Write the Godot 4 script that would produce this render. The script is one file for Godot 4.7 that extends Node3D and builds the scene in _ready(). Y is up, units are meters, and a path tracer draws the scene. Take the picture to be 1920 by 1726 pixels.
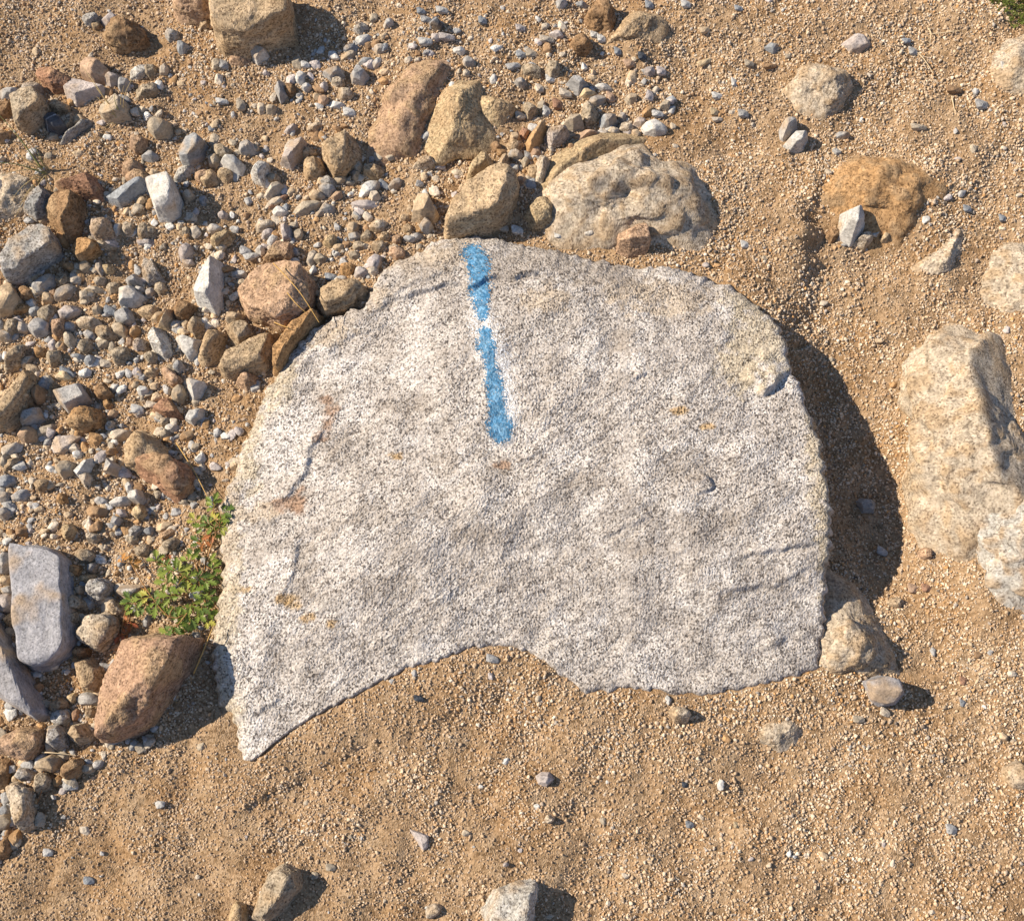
extends Node3D

const GROUND_POINTS := [-1.0276,-0.9295,0.11,-0.4899,-0.9217,0.12,0.0424,-0.9139,0.13,0.5691,-0.906,0.14,0.9855,-0.8982,0.15,-1.2449,-0.9334,0.105,1.192,-0.8943,0.155,-1.2841,-1.2473,0.12,-0.2848,-1.2283,0.14,0.3705,-1.2188,0.15,1.2293,-1.1998,0.17,-1.0031,-0.5919,0.07,-0.7396,-0.5883,0.076,-0.477,-0.583,0.085,-0.0615,-0.5194,0.095,0.1933,-0.4825,0.1,0.3421,-0.403,0.102,0.4859,-0.2839,0.1,0.6525,-0.5633,0.118,0.9018,-0.5562,0.13,0.7665,-0.731,0.13,0.5523,-0.5669,0.112,-1.2151,-0.5949,0.065,1.2027,-0.5532,0.135,-1.225,-0.1659,0.02,-1.1784,0.2372,-0.01,-1.1228,0.6106,-0.015,1.206,-0.1362,0.1,1.1549,0.2526,0.08,1.1089,0.6098,0.06,-0.9796,-0.27,0.032,-0.6702,-0.2658,0.042,-0.4641,-0.2602,0.055,-0.2735,-0.361,0.075,-0.8137,-0.1118,0.022,-0.957,-0.0106,0.01,-0.6583,-0.0781,0.028,-0.9365,0.1898,0,-0.6523,0.0421,0.014,-0.5668,0.1421,0.01,-0.8989,0.5208,-0.008,-0.5751,0.4297,0.004,-0.7715,0.3823,-0.004,-0.7038,0.5661,0.002,0.6458,-0.1053,0.01,0.6813,0.0345,-0.014,0.6723,0.1369,-0.014,0.6158,0.189,-0.004,0.6015,0.0149,-0.01,0.5487,-0.1742,0.055,0.5931,0.3214,0.038,0.7422,0.2948,0.05,0.6958,0.2447,0.034,0.7854,-0.2479,0.084,0.8722,-0.1418,0.085,0.8074,0.0571,0.07,0.8813,0.2053,0.08,0.9627,-0.0733,0.104,0.9505,0.063,0.092,0.6864,-0.2101,0.072,-0.4493,0.5663,0.022,-0.0276,0.3984,0.066,0.3118,0.4605,0.052,0.5451,0.4329,0.045,-0.2385,0.4958,0.042,-0.0273,0.5665,0.04,-0.8647,0.7832,-0.004,-0.4111,0.7816,0.012,0.0355,0.7805,0.024,0.4878,0.61,0.04,0.8354,0.6951,0.048,0.7235,0.4783,0.05,-1.0611,0.9887,-0.01,-0.3134,0.9858,0.005,0.2938,0.9829,0.02,1.0584,0.9781,0.045]
const ROCK_EDGE := [-0.4727,0.5177,0.034,1,0.034,-0.488,0.4684,0.034,0.9,0.04,-0.5139,0.4415,0.038,0.5,0.044,-0.5224,0.3783,0.048,0.1,0.044,-0.523,0.3235,0.054,0.1,0.046,-0.5185,0.2678,0.058,0.1,0.048,-0.5164,0.211,0.06,0.2,0.048,-0.5219,0.1535,0.062,0.3,0.046,-0.5213,0.1001,0.064,0.4,0.026,-0.5152,0.0709,0.066,0.5,0.026,-0.497,0.0271,0.07,0.5,0.03,-0.489,-0.012,0.074,0.5,0.036,-0.4762,-0.047,0.076,0.4,0.04,-0.459,-0.0969,0.08,0.4,0.046,-0.4316,-0.1519,0.086,0.4,0.046,-0.4082,-0.187,0.09,0.3,0.04,-0.3651,-0.2322,0.096,0.3,0.034,-0.3162,-0.2571,0.1,0.4,0.026,-0.2768,-0.2669,0.102,0.5,0.022,-0.2677,-0.2884,0.102,0.6,0.024,-0.2489,-0.3208,0.102,0.7,0.03,-0.2249,-0.3535,0.102,0.7,0.04,-0.1804,-0.3799,0.104,0.8,0.05,-0.1405,-0.4055,0.108,0.8,0.055,-0.0904,-0.4155,0.11,0.8,0.06,-0.0301,-0.4112,0.112,0.8,0.066,0.03,-0.3947,0.114,0.8,0.07,0.0997,-0.3799,0.115,1,0.07,0.169,-0.3576,0.116,1,0.07,0.238,-0.3457,0.118,1,0.064,0.3068,-0.3394,0.12,1,0.056,0.3552,-0.3222,0.122,1,0.048,0.4026,-0.2989,0.126,1,0.04,0.449,-0.2608,0.128,0.9,0.032,0.4785,-0.2154,0.136,0.5,0.024,0.4925,-0.17,0.146,0.2,0.016,0.4958,-0.127,0.152,0,0.012,0.5098,-0.0969,0.152,0,0.014,0.5199,-0.0465,0.154,0,0.016,0.5353,-0.0023,0.154,0,0.016,0.5413,0.0413,0.154,0,0.014,0.5418,0.0791,0.152,0,0.013,0.5479,0.1259,0.15,0,0.013,0.5471,0.1807,0.144,0,0.012,0.5406,0.2328,0.126,0,0.013,0.5413,0.2742,0.098,0.1,0.013,0.5363,0.3261,0.074,0.3,0.014,0.526,0.3887,0.06,1,0.014,0.4877,0.4026,0.062,1,0.012,0.432,0.4178,0.06,1,0.012,0.3488,0.4339,0.058,1,0.012,0.2663,0.4312,0.058,1,0.012,0.202,0.4251,0.06,1,0.012,0.1376,0.4314,0.06,1,0.012,0.1101,0.4207,0.062,1,0.012,0.0736,0.3939,0.066,1,0.012,0.0368,0.3697,0.07,1,0.012,0,0.3555,0.074,1,0.012,-0.0368,0.352,0.075,1,0.012,-0.0829,0.3609,0.073,1,0.012,-0.1289,0.3786,0.068,1,0.012,-0.175,0.3891,0.064,1,0.012,-0.221,0.4113,0.058,1,0.012,-0.276,0.438,0.052,1,0.012,-0.3308,0.4647,0.047,1,0.012,-0.3763,0.4913,0.042,1,0.012,-0.4124,0.5178,0.037,1,0.012,-0.4323,0.5364,0.033,1,0.014,-0.4486,0.5461,0.031,1,0.018,-0.4628,0.5399,0.031,1,0.022]
const ROCK_POINTS := [-0.0092,0.0785,0.15,-0.2433,0.071,0.122,-0.3789,0.0466,0.104,-0.4315,0.1601,0.092,-0.4063,0.2998,0.084,-0.422,0.4164,0.064,-0.2841,0.258,0.112,-0.146,0.2154,0.132,-0.0091,0.2594,0.12,0.1727,0.2608,0.128,0.3544,0.2608,0.128,0.4755,0.2587,0.116,0.4771,0.0812,0.16,0.3123,0.0807,0.158,0.1767,-0.0151,0.16,0.0377,-0.114,0.16,-0.1523,-0.1207,0.142,-0.2967,-0.0787,0.118,-0.3851,-0.0733,0.104,-0.0576,-0.238,0.156,0.0866,-0.258,0.158,0.2303,-0.2372,0.158,0.3732,-0.2165,0.158,0.4344,-0.1333,0.162,0.3193,-0.0933,0.162,-0.1945,-0.2485,0.132,-0.3116,-0.1932,0.114,-0.0587,-0.3288,0.142,0.1363,-0.3056,0.146,0.2816,-0.2844,0.146,-0.1773,-0.3159,0.124,-0.2923,0.3644,0.088,-0.1465,0.3199,0.096,-0.0092,0.3099,0.09,0.1279,0.3556,0.09,0.2643,0.3649,0.092,0.4017,0.347,0.094,-0.4564,0.2526,0.08,-0.4718,0.3438,0.068,-0.4396,0.4783,0.05,0.5025,-0.0333,0.164,0.4455,0.1732,0.152]
const ROCK_CENTRE := Vector2(0.0000, 0.0732)
const ROCK_STEPS := [
	[[-0.2655,-0.2464,-0.2167,-0.2734,-0.1575,-0.2917,-0.0982,-0.3015,-0.0704,-0.2901,-0.0294,-0.3121,0.0049,-0.302,0.0491,-0.3207,0.0979,-0.3085,0.1466,-0.2996],0.011,0.08,0.0015],
	[[-0.2513,-0.2641,-0.1974,-0.2943,-0.1383,-0.3185,-0.0887,-0.3241],0.006,0.04,0.0005],
	[[0.039,-0.2933,0.0973,-0.2816,0.1557,-0.2791,0.2139,-0.2706,0.2727,-0.2759],0.004,0.05,0.0015],
	[[-0.0536,-0.2797,-0.0146,-0.2879,0.0244,-0.2958,0.068,-0.2756,0.1126,-0.3086],0.004,0.03,0.004],
	[[-0.2655,-0.2464,-0.3145,-0.2269,-0.3628,-0.194,-0.4057,-0.1493,-0.4427,-0.0898,-0.4652,-0.0405],0.003,0.04,0.004],
	[[-0.3406,-0.1461,-0.3132,-0.1972,-0.2641,-0.211,-0.2155,-0.2373],0.003,0.03,0.003],
	[[0.3792,0.2132,0.4205,0.2061,0.4665,0.2015,0.5125,0.188,0.5383,0.1809],0.008,0.06,0.004],
	[[0.3522,0.2937,0.3584,0.2676,0.3932,0.2631,0.4485,0.2567,0.4944,0.2363,0.5311,0.223],0.006,0.05,0.002],
	[[0.3115,0.1102,0.3348,0.099,0.3471,0.0914,0.3403,0.0756,0.3244,0.0568],0.007,0.03,0.002],
	[[0.4018,-0.1159,0.4437,-0.0777,0.4769,-0.1044,0.4941,-0.1168],0.018,0.08,0.002],
	[[-0.394,0.0864,-0.3798,0.0708,-0.3632,0.0445,-0.3626,0.015,-0.3457,-0.0037,-0.3352,-0.033],0.008,0.055,0.0005],
	[[-0.4372,0.1132,-0.3939,0.0893,-0.384,0.0676],0.005,0.04,0.001],
	[[-0.3998,0.2755,-0.3871,0.2341,-0.3743,0.1971,-0.3838,0.1588],0.006,0.05,0],
	[[-0.442,0.4644,-0.4146,0.4528,-0.3962,0.444],0.006,0.025,0.003],
	[[0.1473,0.1857,0.1929,0.1601,0.2425,0.1371],0.005,0.03,0.003],
	[[0.4405,0.3616,0.4637,0.35,0.4729,0.3368],0.007,0.025,0.001],
	[[0.2166,-0.1041,0.2403,-0.1092],0.005,0.025,0.003],
	[[0.2872,-0.2727,0.3602,-0.2679,0.427,-0.2513],0.002,0.03,0.003],
	[[0.1466,-0.2996,0.1952,-0.2887,0.2436,-0.28],0.003,0.04,0.002],
	[[-0.4976,0.3335,-0.4548,0.3385,-0.4072,0.3481,-0.3317,0.3713,-0.2574,0.3913],0.002,0.03,0.002],
	[[-0.5081,0.2576,-0.458,0.2622,-0.3998,0.2755,-0.3511,0.2997],-0.002,0.03,0.002]]
const ROCK_STAINS := [[-0.3357,-0.0858,0.014,0.01,0],[-0.3247,-0.0626,0.02,0.014,0],[-0.3334,-0.0379,0.012,0.014,0],[-0.3422,-0.0135,0.016,0.012,0],[-0.4029,0.1081,0.04,0.014,0],[-0.3764,0.1019,0.014,0.026,0],[0.2156,0.1914,0.04,0.016,1],[-0.3951,0.2729,0.022,0.009,2],[-0.3783,0.2853,0.02,0.009,2],[-0.3557,0.3068,0.016,0.008,2],[-0.4872,0.2551,0.03,0.008,2],[-0.3133,0.3164,0.014,0.007,2],[0.445,-0.1798,0.06,0.085,3],[0.4478,-0.2679,0.07,0.04,3],[0.4073,-0.1264,0.045,0.05,3],[0.5261,0.0604,0.016,0.12,3],[0.5356,0.1703,0.014,0.11,3],[0.282,-0.267,0.09,0.04,4],[0.2145,-0.2832,0.06,0.03,4],[0.0581,-0.264,0.05,0.03,4],[-0.1792,-0.3545,0.06,0.028,4],[-0.1093,-0.3625,0.05,0.036,4],[-0.2568,-0.2806,0.04,0.024,4],[-0.505,0.2782,0.03,0.19,3],[-0.4908,0.4509,0.034,0.12,3],[-0.5101,0.1355,0.026,0.09,4],[-0.4761,-0.0209,0.032,0.11,3],[-0.4295,-0.1247,0.034,0.08,3],[-0.3538,-0.2146,0.06,0.03,4],[0.0394,-0.3352,0.14,0.04,1],[0.1668,-0.3172,0.09,0.036,1],[-0.1584,-0.3254,0.06,0.025,1],[0.1901,-0.1562,0.03,0.04,1],[-0.3095,-0.1182,0.02,0.045,1],[-0.3033,0.0188,0.03,0.05,1],[-0.3636,0.2164,0.022,0.06,1],[0.3567,0.285,0.018,0.022,1],[0.2083,-0.1351,0.034,0.022,5],[-0.3102,-0.1339,0.04,0.03,5],[-0.3856,-0.0465,0.05,0.04,5],[-0.4233,0.0011,0.04,0.05,5],[-0.4215,0.2237,0.036,0.026,5],[-0.4495,0.5046,0.03,0.04,5],[-0.4629,0.3881,0.04,0.06,5],[-0.0278,0.0591,0.024,0.01,1],[-0.0139,0.0497,0.01,0.022,1],[0.3043,0.0521,0.05,0.03,1],[-0.1212,0.0461,0.03,0.022,1],[-0.1899,-0.0641,0.05,0.02,1],[0.1288,0.0798,0.06,0.016,1],[-0.2511,0.1279,0.04,0.026,1],[-0.0553,0.1674,0.06,0.018,1],[-0.2026,0.2564,0.05,0.02,1],[0.3382,0.1533,0.06,0.024,1],[-0.4567,0.1173,0.04,0.02,4],[-0.0185,0.0497,0.016,0.008,0],[-0.2071,0.0272,0.014,0.008,2],[0.2894,-0.0443,0.02,0.008,2],[0.3395,-0.0152,0.014,0.006,2]]
const BLUE_UPPER := [-0.0725,-0.3678,0.022,-0.0612,-0.3368,0.023,-0.0597,-0.2953,0.021,-0.0573,-0.266,0.017,-0.054,-0.2298,0.01]
const BLUE_LOWER := [-0.0498,-0.1971,0.013,-0.0458,-0.1676,0.017,-0.0409,-0.1488,0.012,-0.0369,-0.1262,0.011,-0.0321,-0.1008,0.017,-0.0282,-0.0709,0.016,-0.0253,-0.0463,0.018,-0.0215,-0.0173,0.023,-0.0177,-0.0057,0.019]
const WHITE_COAT := [-0.0584,-0.2718,0.018,-0.055,-0.232,0.03,-0.0459,-0.1885,0.034,-0.0285,-0.1462,0.036,-0.0208,-0.1155,0.03,-0.0113,-0.0752,0.028,-0.0056,-0.0361,0.028,-0.0149,-0.0028,0.026]
# label, x, z, width, depth, turn, height, colour, grain
const PEBBLES := [
	["small brown chipped stone near the pink-speckled granite block",0.0824,-0.6054,0.0257,0.0172,0,0.0131,"n",0],
	["small cream angular stone near the purple-grey flat stone",-0.8158,-0.0187,0.032,0.0213,20,0.0163,"c",0],
	["small cream blocky stone near the grey fish-shaped stone",-0.3427,-0.7447,0.0291,0.0224,10,0.0179,"c",1],
	["small olive-grey angular stone near the reddish triangular stone",-0.657,-0.0767,0.0251,0.023,0,0.0175,"v",0],
	["tiny blue-grey sharp-edged stone near the grey chip",-0.8923,-0.0586,0.0238,0.0173,20,0.0132,"b",0],
	["small tan blocky stone near the cream upright pebble",0.0409,-0.5426,0.0233,0.036,0,0.0172,"t",1],
	["small tan chipped stone near the thin tan shard",-0.6746,-0.2728,0.0322,0.0193,-30,0.018,"t",0],
	["tiny grey sharp-edged stone near the pale grey flake",-0.7166,-0.3312,0.0218,0.0174,0,0.0143,"g",0],
	["small brown blocky stone near the grey faceted chip",-0.4344,-0.727,0.0247,0.0292,0,0.0198,"n",1],
	["small tan sharp-edged stone near the long speckled grey splinter",-0.8556,-0.6761,0.0327,0.0211,-20,0.0175,"t",0],
	["small cream grainy stone near the reddish triangular stone",-0.6484,-0.0684,0.0271,0.0188,0,0.0178,"c",1],
	["tiny olive-grey sharp-edged stone near the speckled wedge",0.0571,-0.6889,0.0196,0.024,20,0.0137,"v",0],
	["small grey sharp-edged stone near the knobbly tan double-lobed stone",-0.6279,-0.1686,0.0252,0.0295,10,0.0219,"g",0],
	["tiny whitish grey sharp-edged stone near the cream pebble",0.6857,-0.4149,0.0216,0.0173,0,0.0139,"w",0],
	["small whitish grey elongated stone near the grey-brown folded stone",-0.4312,-0.6173,0.044,0.0154,-30,0.0137,"w",0],
	["small reddish brown elongated stone near the cream elongated stone",-0.4474,-0.4992,0.0646,0.0129,-35,0.0114,"r",0],
	["small cream elongated stone near the cream elongated stone",-0.4544,-0.4958,0.0496,0.0151,-30,0.0125,"c",0],
	["tiny orange-brown grainy stone near the brown triangular lump",-0.7618,-0.1046,0.0234,0.0192,0,0.0158,"o",1],
	["small whitish grey elongated stone near the speckled wedge",0.0519,-0.661,0.0434,0.0087,0,0.0066,"w",0],
	["small tan rough stone near the pale green-grey smooth stone",-0.5551,-0.5523,0.0374,0.0308,0,0.0261,"t",1],
	["small olive-grey angular stone near the blue-grey gravel block",0.1961,-0.6293,0.0259,0.0173,0,0.0141,"v",0],
	["small grey sharp-edged stone near the small lilac block",-0.7705,-0.751,0.0281,0.0281,10,0.0224,"g",0],
	["tiny reddish brown angular stone near the orange folded stone",0.0237,-0.6247,0.0237,0.0215,30,0.0156,"r",0],
	["tiny cream angular stone near the thin tan shard",-0.6375,-0.2512,0.0213,0.0213,0,0.016,"c",0],
	["small whitish grey chipped stone near the small ochre-tan cobble",0.002,-0.5516,0.0276,0.0191,-10,0.0155,"w",0],
	["small whitish grey angular stone near the ochre elongated pebble",-0.5741,-0.4436,0.0282,0.0195,0,0.0158,"w",0],
	["small olive-grey blocky stone near the cream elongated stone",-0.4619,-0.5434,0.0283,0.0261,0,0.0208,"v",1],
	["small olive-grey angular stone near the long olive-tan stone",-0.9215,-0.1888,0.0331,0.0177,-35,0.0146,"v",0],
	["tiny cream chipped stone near the blue-grey gravel block",0.1961,-0.627,0.0238,0.0173,0,0.0143,"c",0],
	["tiny olive-grey sharp-edged stone near the post-shaped chip",-0.4081,-0.4268,0.0212,0.0233,0,0.0171,"v",0],
	["small grey chipped stone near the pinkish tan bar",0.1754,-0.6216,0.0323,0.0194,0,0.0137,"g",0],
	["small blue-grey chipped stone near the dark brown wedged stone",-0.8787,-0.1424,0.0262,0.0327,30,0.0207,"b",0],
	["small ochre elongated stone near the light grey peaked stone",0.1454,-0.7096,0.0438,0.0197,0,0.0178,"y",0],
	["small olive-grey long blocky stone near the orange-tan block",-0.7902,-0.413,0.0556,0.0222,-5,0.0194,"v",1],
	["small olive-grey grainy stone near the dark slate stone",-0.8757,-0.6729,0.0305,0.0399,30,0.0217,"v",1],
	["small grey sharp-edged stone near the grey round pebble",-0.1826,-0.416,0.027,0.0166,-10,0.0132,"g",0],
	["tiny olive-grey chipped stone near the speckled brown-grey stone",-0.7826,0.2455,0.0187,0.0208,0,0.0169,"v",0],
	["small olive-grey chipped stone, second closest to the dark slate stone",-0.9058,-0.6398,0.0281,0.0164,0,0.0127,"v",0],
	["tiny grey angular stone near the blue-grey gravel block",0.2132,-0.6604,0.0196,0.0196,0,0.0159,"g",0],
	["tiny whitish grey chipped stone near the brown triangular lump",-0.7464,-0.135,0.0213,0.0171,0,0.0127,"w",0],
	["small ochre rough stone near the grey granular round stone",-0.7726,0.2263,0.0353,0.0208,-20,0.0164,"y",1],
	["small olive-grey angular stone near the crusty brown lump",-0.7358,0.5572,0.0266,0.0184,0,0.0145,"v",0],
	["small whitish grey sharp-edged stone near the purple-grey rough lump",-0.7626,-0.4484,0.0156,0.0289,5,0.0126,"w",0],
	["small grey chipped stone near the brown speckled round stone",0.1661,-0.6937,0.0372,0.0219,-20,0.0163,"g",0],
	["tiny pinkish tan sharp-edged stone near the crumbly olive-tan lump",-0.7251,-0.2234,0.0193,0.0215,0,0.0159,"p",0],
	["small blue-grey elongated stone near the grey round-backed stone",-0.2901,-0.7879,0.0405,0.018,0,0.0135,"b",0],
	["tiny whitish grey chipped stone near the pale grey shard",-0.807,-0.0066,0.0212,0.0191,0,0.0144,"w",0],
	["small pinkish tan chipped stone near the orange folded stone",0.0462,-0.5818,0.0213,0.0256,0,0.0189,"p",0],
	["small grey sharp-edged stone near the small ochre-tan cobble",0.0082,-0.5823,0.032,0.0235,20,0.0195,"g",0],
	["small whitish grey angular stone near the tan stone behind the split one",-0.4189,-0.3744,0.0274,0.0147,-20,0.0114,"w",0],
	["small pinkish tan sharp-edged stone near the grey chip",-0.9033,-0.0443,0.0369,0.0325,-30,0.0299,"p",0],
	["small lilac-grey elongated stone near the purple-grey rough lump",-0.7776,-0.416,0.0377,0.0155,-20,0.0138,"l",0],
	["small olive-grey angular stone near the olive-brown block",-0.5241,-0.2642,0.0357,0.0273,0,0.026,"v",0],
	["small tan grainy stone near the grey-brown folded stone",-0.3967,-0.5967,0.0393,0.024,0,0.0198,"t",1],
	["small olive-grey chipped stone near the knobbly tan double-lobed stone",-0.6238,-0.1188,0.0293,0.0355,10,0.0231,"v",0],
	["small olive-grey grainy stone near the pale green-grey smooth stone",-0.5654,-0.5984,0.0444,0.0266,20,0.0199,"v",1],
	["small whitish grey angular stone near the reddish triangular stone",-0.6342,-0.0567,0.0291,0.0166,0,0.0129,"w",0],
	["small olive-grey rounded stone near the chalky white stone",-0.6793,-0.1893,0.0298,0.0298,0,0.0279,"v",2],
	["small tan grainy stone near the dark slate stone",-0.8989,-0.7043,0.0473,0.0284,10,0.0234,"t",1],
	["tiny olive-grey grainy stone near the grey round pebble",-0.1981,-0.4324,0.0209,0.0188,0,0.0159,"v",1],
	["small brown chipped stone near the small ochre-tan cobble",-0.0309,-0.6,0.0257,0.0214,0,0.0189,"n",0],
	["small blue-grey sharp-edged stone near the upright cream-grey stone",-0.8765,0.628,0.0251,0.0251,0,0.0188,"b",0],
	["small whitish grey sharp-edged stone near the olive-tan cobble touching rock",-0.326,-0.3335,0.0331,0.0186,-20,0.015,"w",0],
	["tiny grey sharp-edged stone, second closest to the pale grey flake",-0.6966,-0.3254,0.0195,0.0238,20,0.0151,"g",0],
	["small cream rough stone, second closest to the blue-grey gravel block",0.2198,-0.6366,0.0347,0.026,0,0.0205,"c",1],
	["small olive-grey angular stone, second closest to the orange-tan block",-0.8197,-0.372,0.0267,0.0244,0,0.0177,"v",0],
	["small olive-grey blocky stone near the grey speckled triangle",-0.6747,-0.3326,0.0303,0.026,10,0.0194,"v",1],
	["small olive-grey angular stone, second closest to the pale green-grey smooth stone",-0.5778,-0.5814,0.0288,0.0266,0,0.022,"v",0],
	["small brown angular stone near the white wedge",-0.6028,-0.0407,0.0331,0.0207,-15,0.017,"n",0],
	["small olive-grey chipped stone near the grey chip",-0.8679,-0.0527,0.0431,0.0216,-25,0.0175,"v",0],
	["small pinkish tan grainy stone near the dark blue-grey flake",-0.7277,-0.5495,0.0539,0.0337,10,0.0272,"p",1],
	["small lilac-grey chipped stone near the post-shaped chip",-0.4704,-0.434,0.0278,0.0192,-30,0.0148,"l",0],
	["small olive-grey rough stone near the pale grey square chip",-0.7655,-0.332,0.0307,0.0263,10,0.0207,"v",1],
	["tiny whitish grey sharp-edged stone, second closest to the tan stone behind the split one",-0.4824,-0.4018,0.0213,0.0192,0,0.0169,"w",0],
	["small reddish brown sharp-edged stone near the brown-grey cobble",-0.7688,0.4667,0.0165,0.0247,0,0.0158,"r",0],
	["tiny orange-brown sharp-edged stone near the flat olive-grey stone",-0.7897,0.5794,0.0186,0.0206,0,0.014,"o",0],
	["small grey sharp-edged stone near the pale grey square chip",-0.7405,-0.2747,0.0477,0.0325,30,0.0266,"g",0],
	["small grey grainy stone near the tan granite pebble",-0.355,-0.5343,0.0366,0.028,20,0.0226,"g",1],
	["small lilac-grey sharp-edged stone near the crumbling brown clod",-0.8049,-0.8895,0.0386,0.0266,-20,0.0187,"l",0],
	["small olive-grey chipped stone near the grey faceted chip",-0.4724,-0.6905,0.0268,0.0201,0,0.0169,"v",0],
	["small whitish grey sharp-edged stone near the post-shaped chip",-0.4461,-0.4744,0.0365,0.0215,-10,0.0155,"w",0],
	["tiny olive-grey angular stone near the cream upright pebble",0.0257,-0.5661,0.017,0.0213,0,0.0146,"v",0],
	["tiny ochre angular stone near the cream pebble",0.7043,-0.4074,0.0238,0.0173,-30,0.0159,"y",0],
	["small cream grainy stone near the small ochre-tan cobble",0.0051,-0.5993,0.0364,0.0257,10,0.0193,"c",1],
	["small olive-grey rough stone near the flat olive-grey stone",-0.8109,0.5795,0.0352,0.0372,0,0.0275,"v",1],
	["small lilac-grey blocky stone near the crumbly olive-tan lump",-0.7057,-0.2161,0.03,0.03,10,0.0271,"l",1],
	["small grey blocky stone near the grey speckled cobble",-0.7931,0.4714,0.0392,0.031,10,0.0265,"g",1],
	["small tan rough stone near the tan pyramid-shaped stone",-0.2038,-0.4549,0.0252,0.0168,0,0.0145,"t",1],
	["small brown rough stone near the pale grey standing block",0.6076,-0.4162,0.0257,0.0278,20,0.0188,"n",1],
	["small olive-grey angular stone near the large crumbly tan granite lump",-0.3014,-0.5676,0.0259,0.028,20,0.0204,"v",0],
	["tiny tan sharp-edged stone near the orange folded stone",0.0052,-0.6167,0.0236,0.0193,0,0.0173,"t",0],
	["small olive-grey elongated stone near the grey round-backed stone",-0.3211,-0.8002,0.0474,0.0135,-20,0.01,"v",0],
	["small ochre angular stone near the flat grey four-cornered stone",-0.845,-0.1563,0.0326,0.0217,10,0.017,"y",0],
	["small tan rough stone, second closest to the thin tan shard",-0.6954,-0.2852,0.0453,0.028,10,0.0221,"t",1],
	["small grey chipped stone near the orange-tan block",-0.7934,-0.3725,0.0177,0.0354,-15,0.0134,"g",0],
	["small pinkish tan long blocky stone near the pale chip",-0.5423,-0.7915,0.0574,0.0206,10,0.0151,"p",1],
	["small tan grainy stone near the knobbly tan double-lobed stone",-0.6778,-0.1598,0.0318,0.0191,0,0.0157,"t",1],
	["small cream grainy stone near the grey round-backed stone",-0.3263,-0.7187,0.0334,0.0245,10,0.0206,"c",1],
	["small tan rough stone near the rounded tan-brown stone",-0.6105,-0.8688,0.0422,0.0211,-10,0.015,"t",1],
	["small grey angular stone near the pale green-grey smooth stone",-0.5149,-0.6068,0.0376,0.0332,20,0.0281,"g",0],
	["small grey grainy stone near the tan cube-shaped stone",-0.9528,-0.7369,0.0455,0.0264,-20,0.0213,"g",1],
	["small whitish grey chipped stone near the grey round-backed stone",-0.2669,-0.7853,0.0292,0.018,-45,0.0134,"w",0],
	["tiny olive-grey sharp-edged stone, second closest to the reddish triangular stone",-0.647,-0.0441,0.0208,0.0229,0,0.0163,"v",0],
	["tiny blue-grey sharp-edged stone near the grey granular round stone",-0.7661,0.2052,0.0229,0.0208,0,0.0192,"b",0],
	["small pinkish tan angular stone near the brown triangular lump",-0.7504,-0.0851,0.0255,0.017,-30,0.0141,"p",0],
	["small whitish grey blocky stone near the blue-grey angular stone",-0.6384,-0.5586,0.0445,0.0267,-35,0.0195,"w",1],
	["small olive-grey angular stone near the upright cream-grey stone",-0.873,0.6454,0.0314,0.0356,0,0.0266,"v",0],
	["small grey angular stone near the long olive-tan stone",-0.9685,-0.2374,0.0403,0.0269,0,0.0224,"g",0],
	["tiny lilac-grey angular stone near the ochre elongated pebble",-0.558,-0.4716,0.0217,0.0174,0,0.0125,"l",0],
	["small whitish grey angular stone near the grey faceted chip",-0.4155,-0.751,0.0225,0.0315,10,0.0154,"w",0],
	["tiny olive-grey rough stone near the brown-grey cobble",-0.7404,0.4631,0.0225,0.0205,0,0.0178,"v",1],
	["small pinkish tan angular stone near the cream upright pebble",0.0184,-0.5235,0.0253,0.0211,10,0.0184,"p",0],
	["small cream grainy stone near the post-shaped chip",-0.4755,-0.4506,0.045,0.0279,-10,0.0233,"c",1],
	["small grey chipped stone, second closest to the tan square block",-0.7469,0.4393,0.0513,0.0267,5,0.0225,"g",0],
	["small olive-grey chipped stone near the crumbly olive-tan lump",-0.7797,-0.2245,0.0303,0.0195,-30,0.0141,"v",0],
	["small blue-grey elongated stone near the brown crumbling clod",0.1373,-0.9054,0.0388,0.0137,10,0.0118,"b",0],
	["small olive-grey angular stone near the white faceted block",-0.6263,-0.5109,0.0286,0.0264,5,0.0208,"v",0],
	["small grey sharp-edged stone near the cream pillar-shaped chip",-0.7566,0.0824,0.0272,0.0188,10,0.0164,"g",0],
	["tiny whitish grey sharp-edged stone near the pointed grey stone",-0.7075,0.0547,0.0187,0.0229,0,0.0159,"w",0],
	["tiny cream angular stone near the grey faceted chip",-0.4917,-0.6939,0.0179,0.0224,0,0.0129,"c",0],
	["small grey elongated stone, second closest to the tan cube-shaped stone",-0.991,-0.7292,0.0505,0.0217,-10,0.0157,"g",0],
	["small grey chipped stone, second closest to the tan granite pebble",-0.3566,-0.518,0.0365,0.0236,10,0.0215,"g",0],
	["small lilac-grey chipped stone near the small brown clod",0.087,-0.8315,0.0314,0.0157,10,0.0133,"l",0],
	["tiny whitish grey sharp-edged stone, second closest to the grey faceted chip",-0.4045,-0.7314,0.0224,0.0179,0,0.0146,"w",0],
	["small brown rough stone near the tan cube-shaped stone",-1.0025,-0.6933,0.0407,0.0407,0,0.026,"n",1],
	["small olive-grey angular stone, second closest to the large crumbly tan granite lump",-0.3327,-0.5406,0.028,0.0215,-10,0.0181,"v",0],
	["small whitish grey elongated stone near the light grey peaked stone",0.177,-0.7257,0.0374,0.0154,10,0.0107,"w",0],
	["tiny cream grainy stone near the orange-brown round stone",-0.751,-0.0619,0.0212,0.0233,0,0.0182,"c",1],
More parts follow.
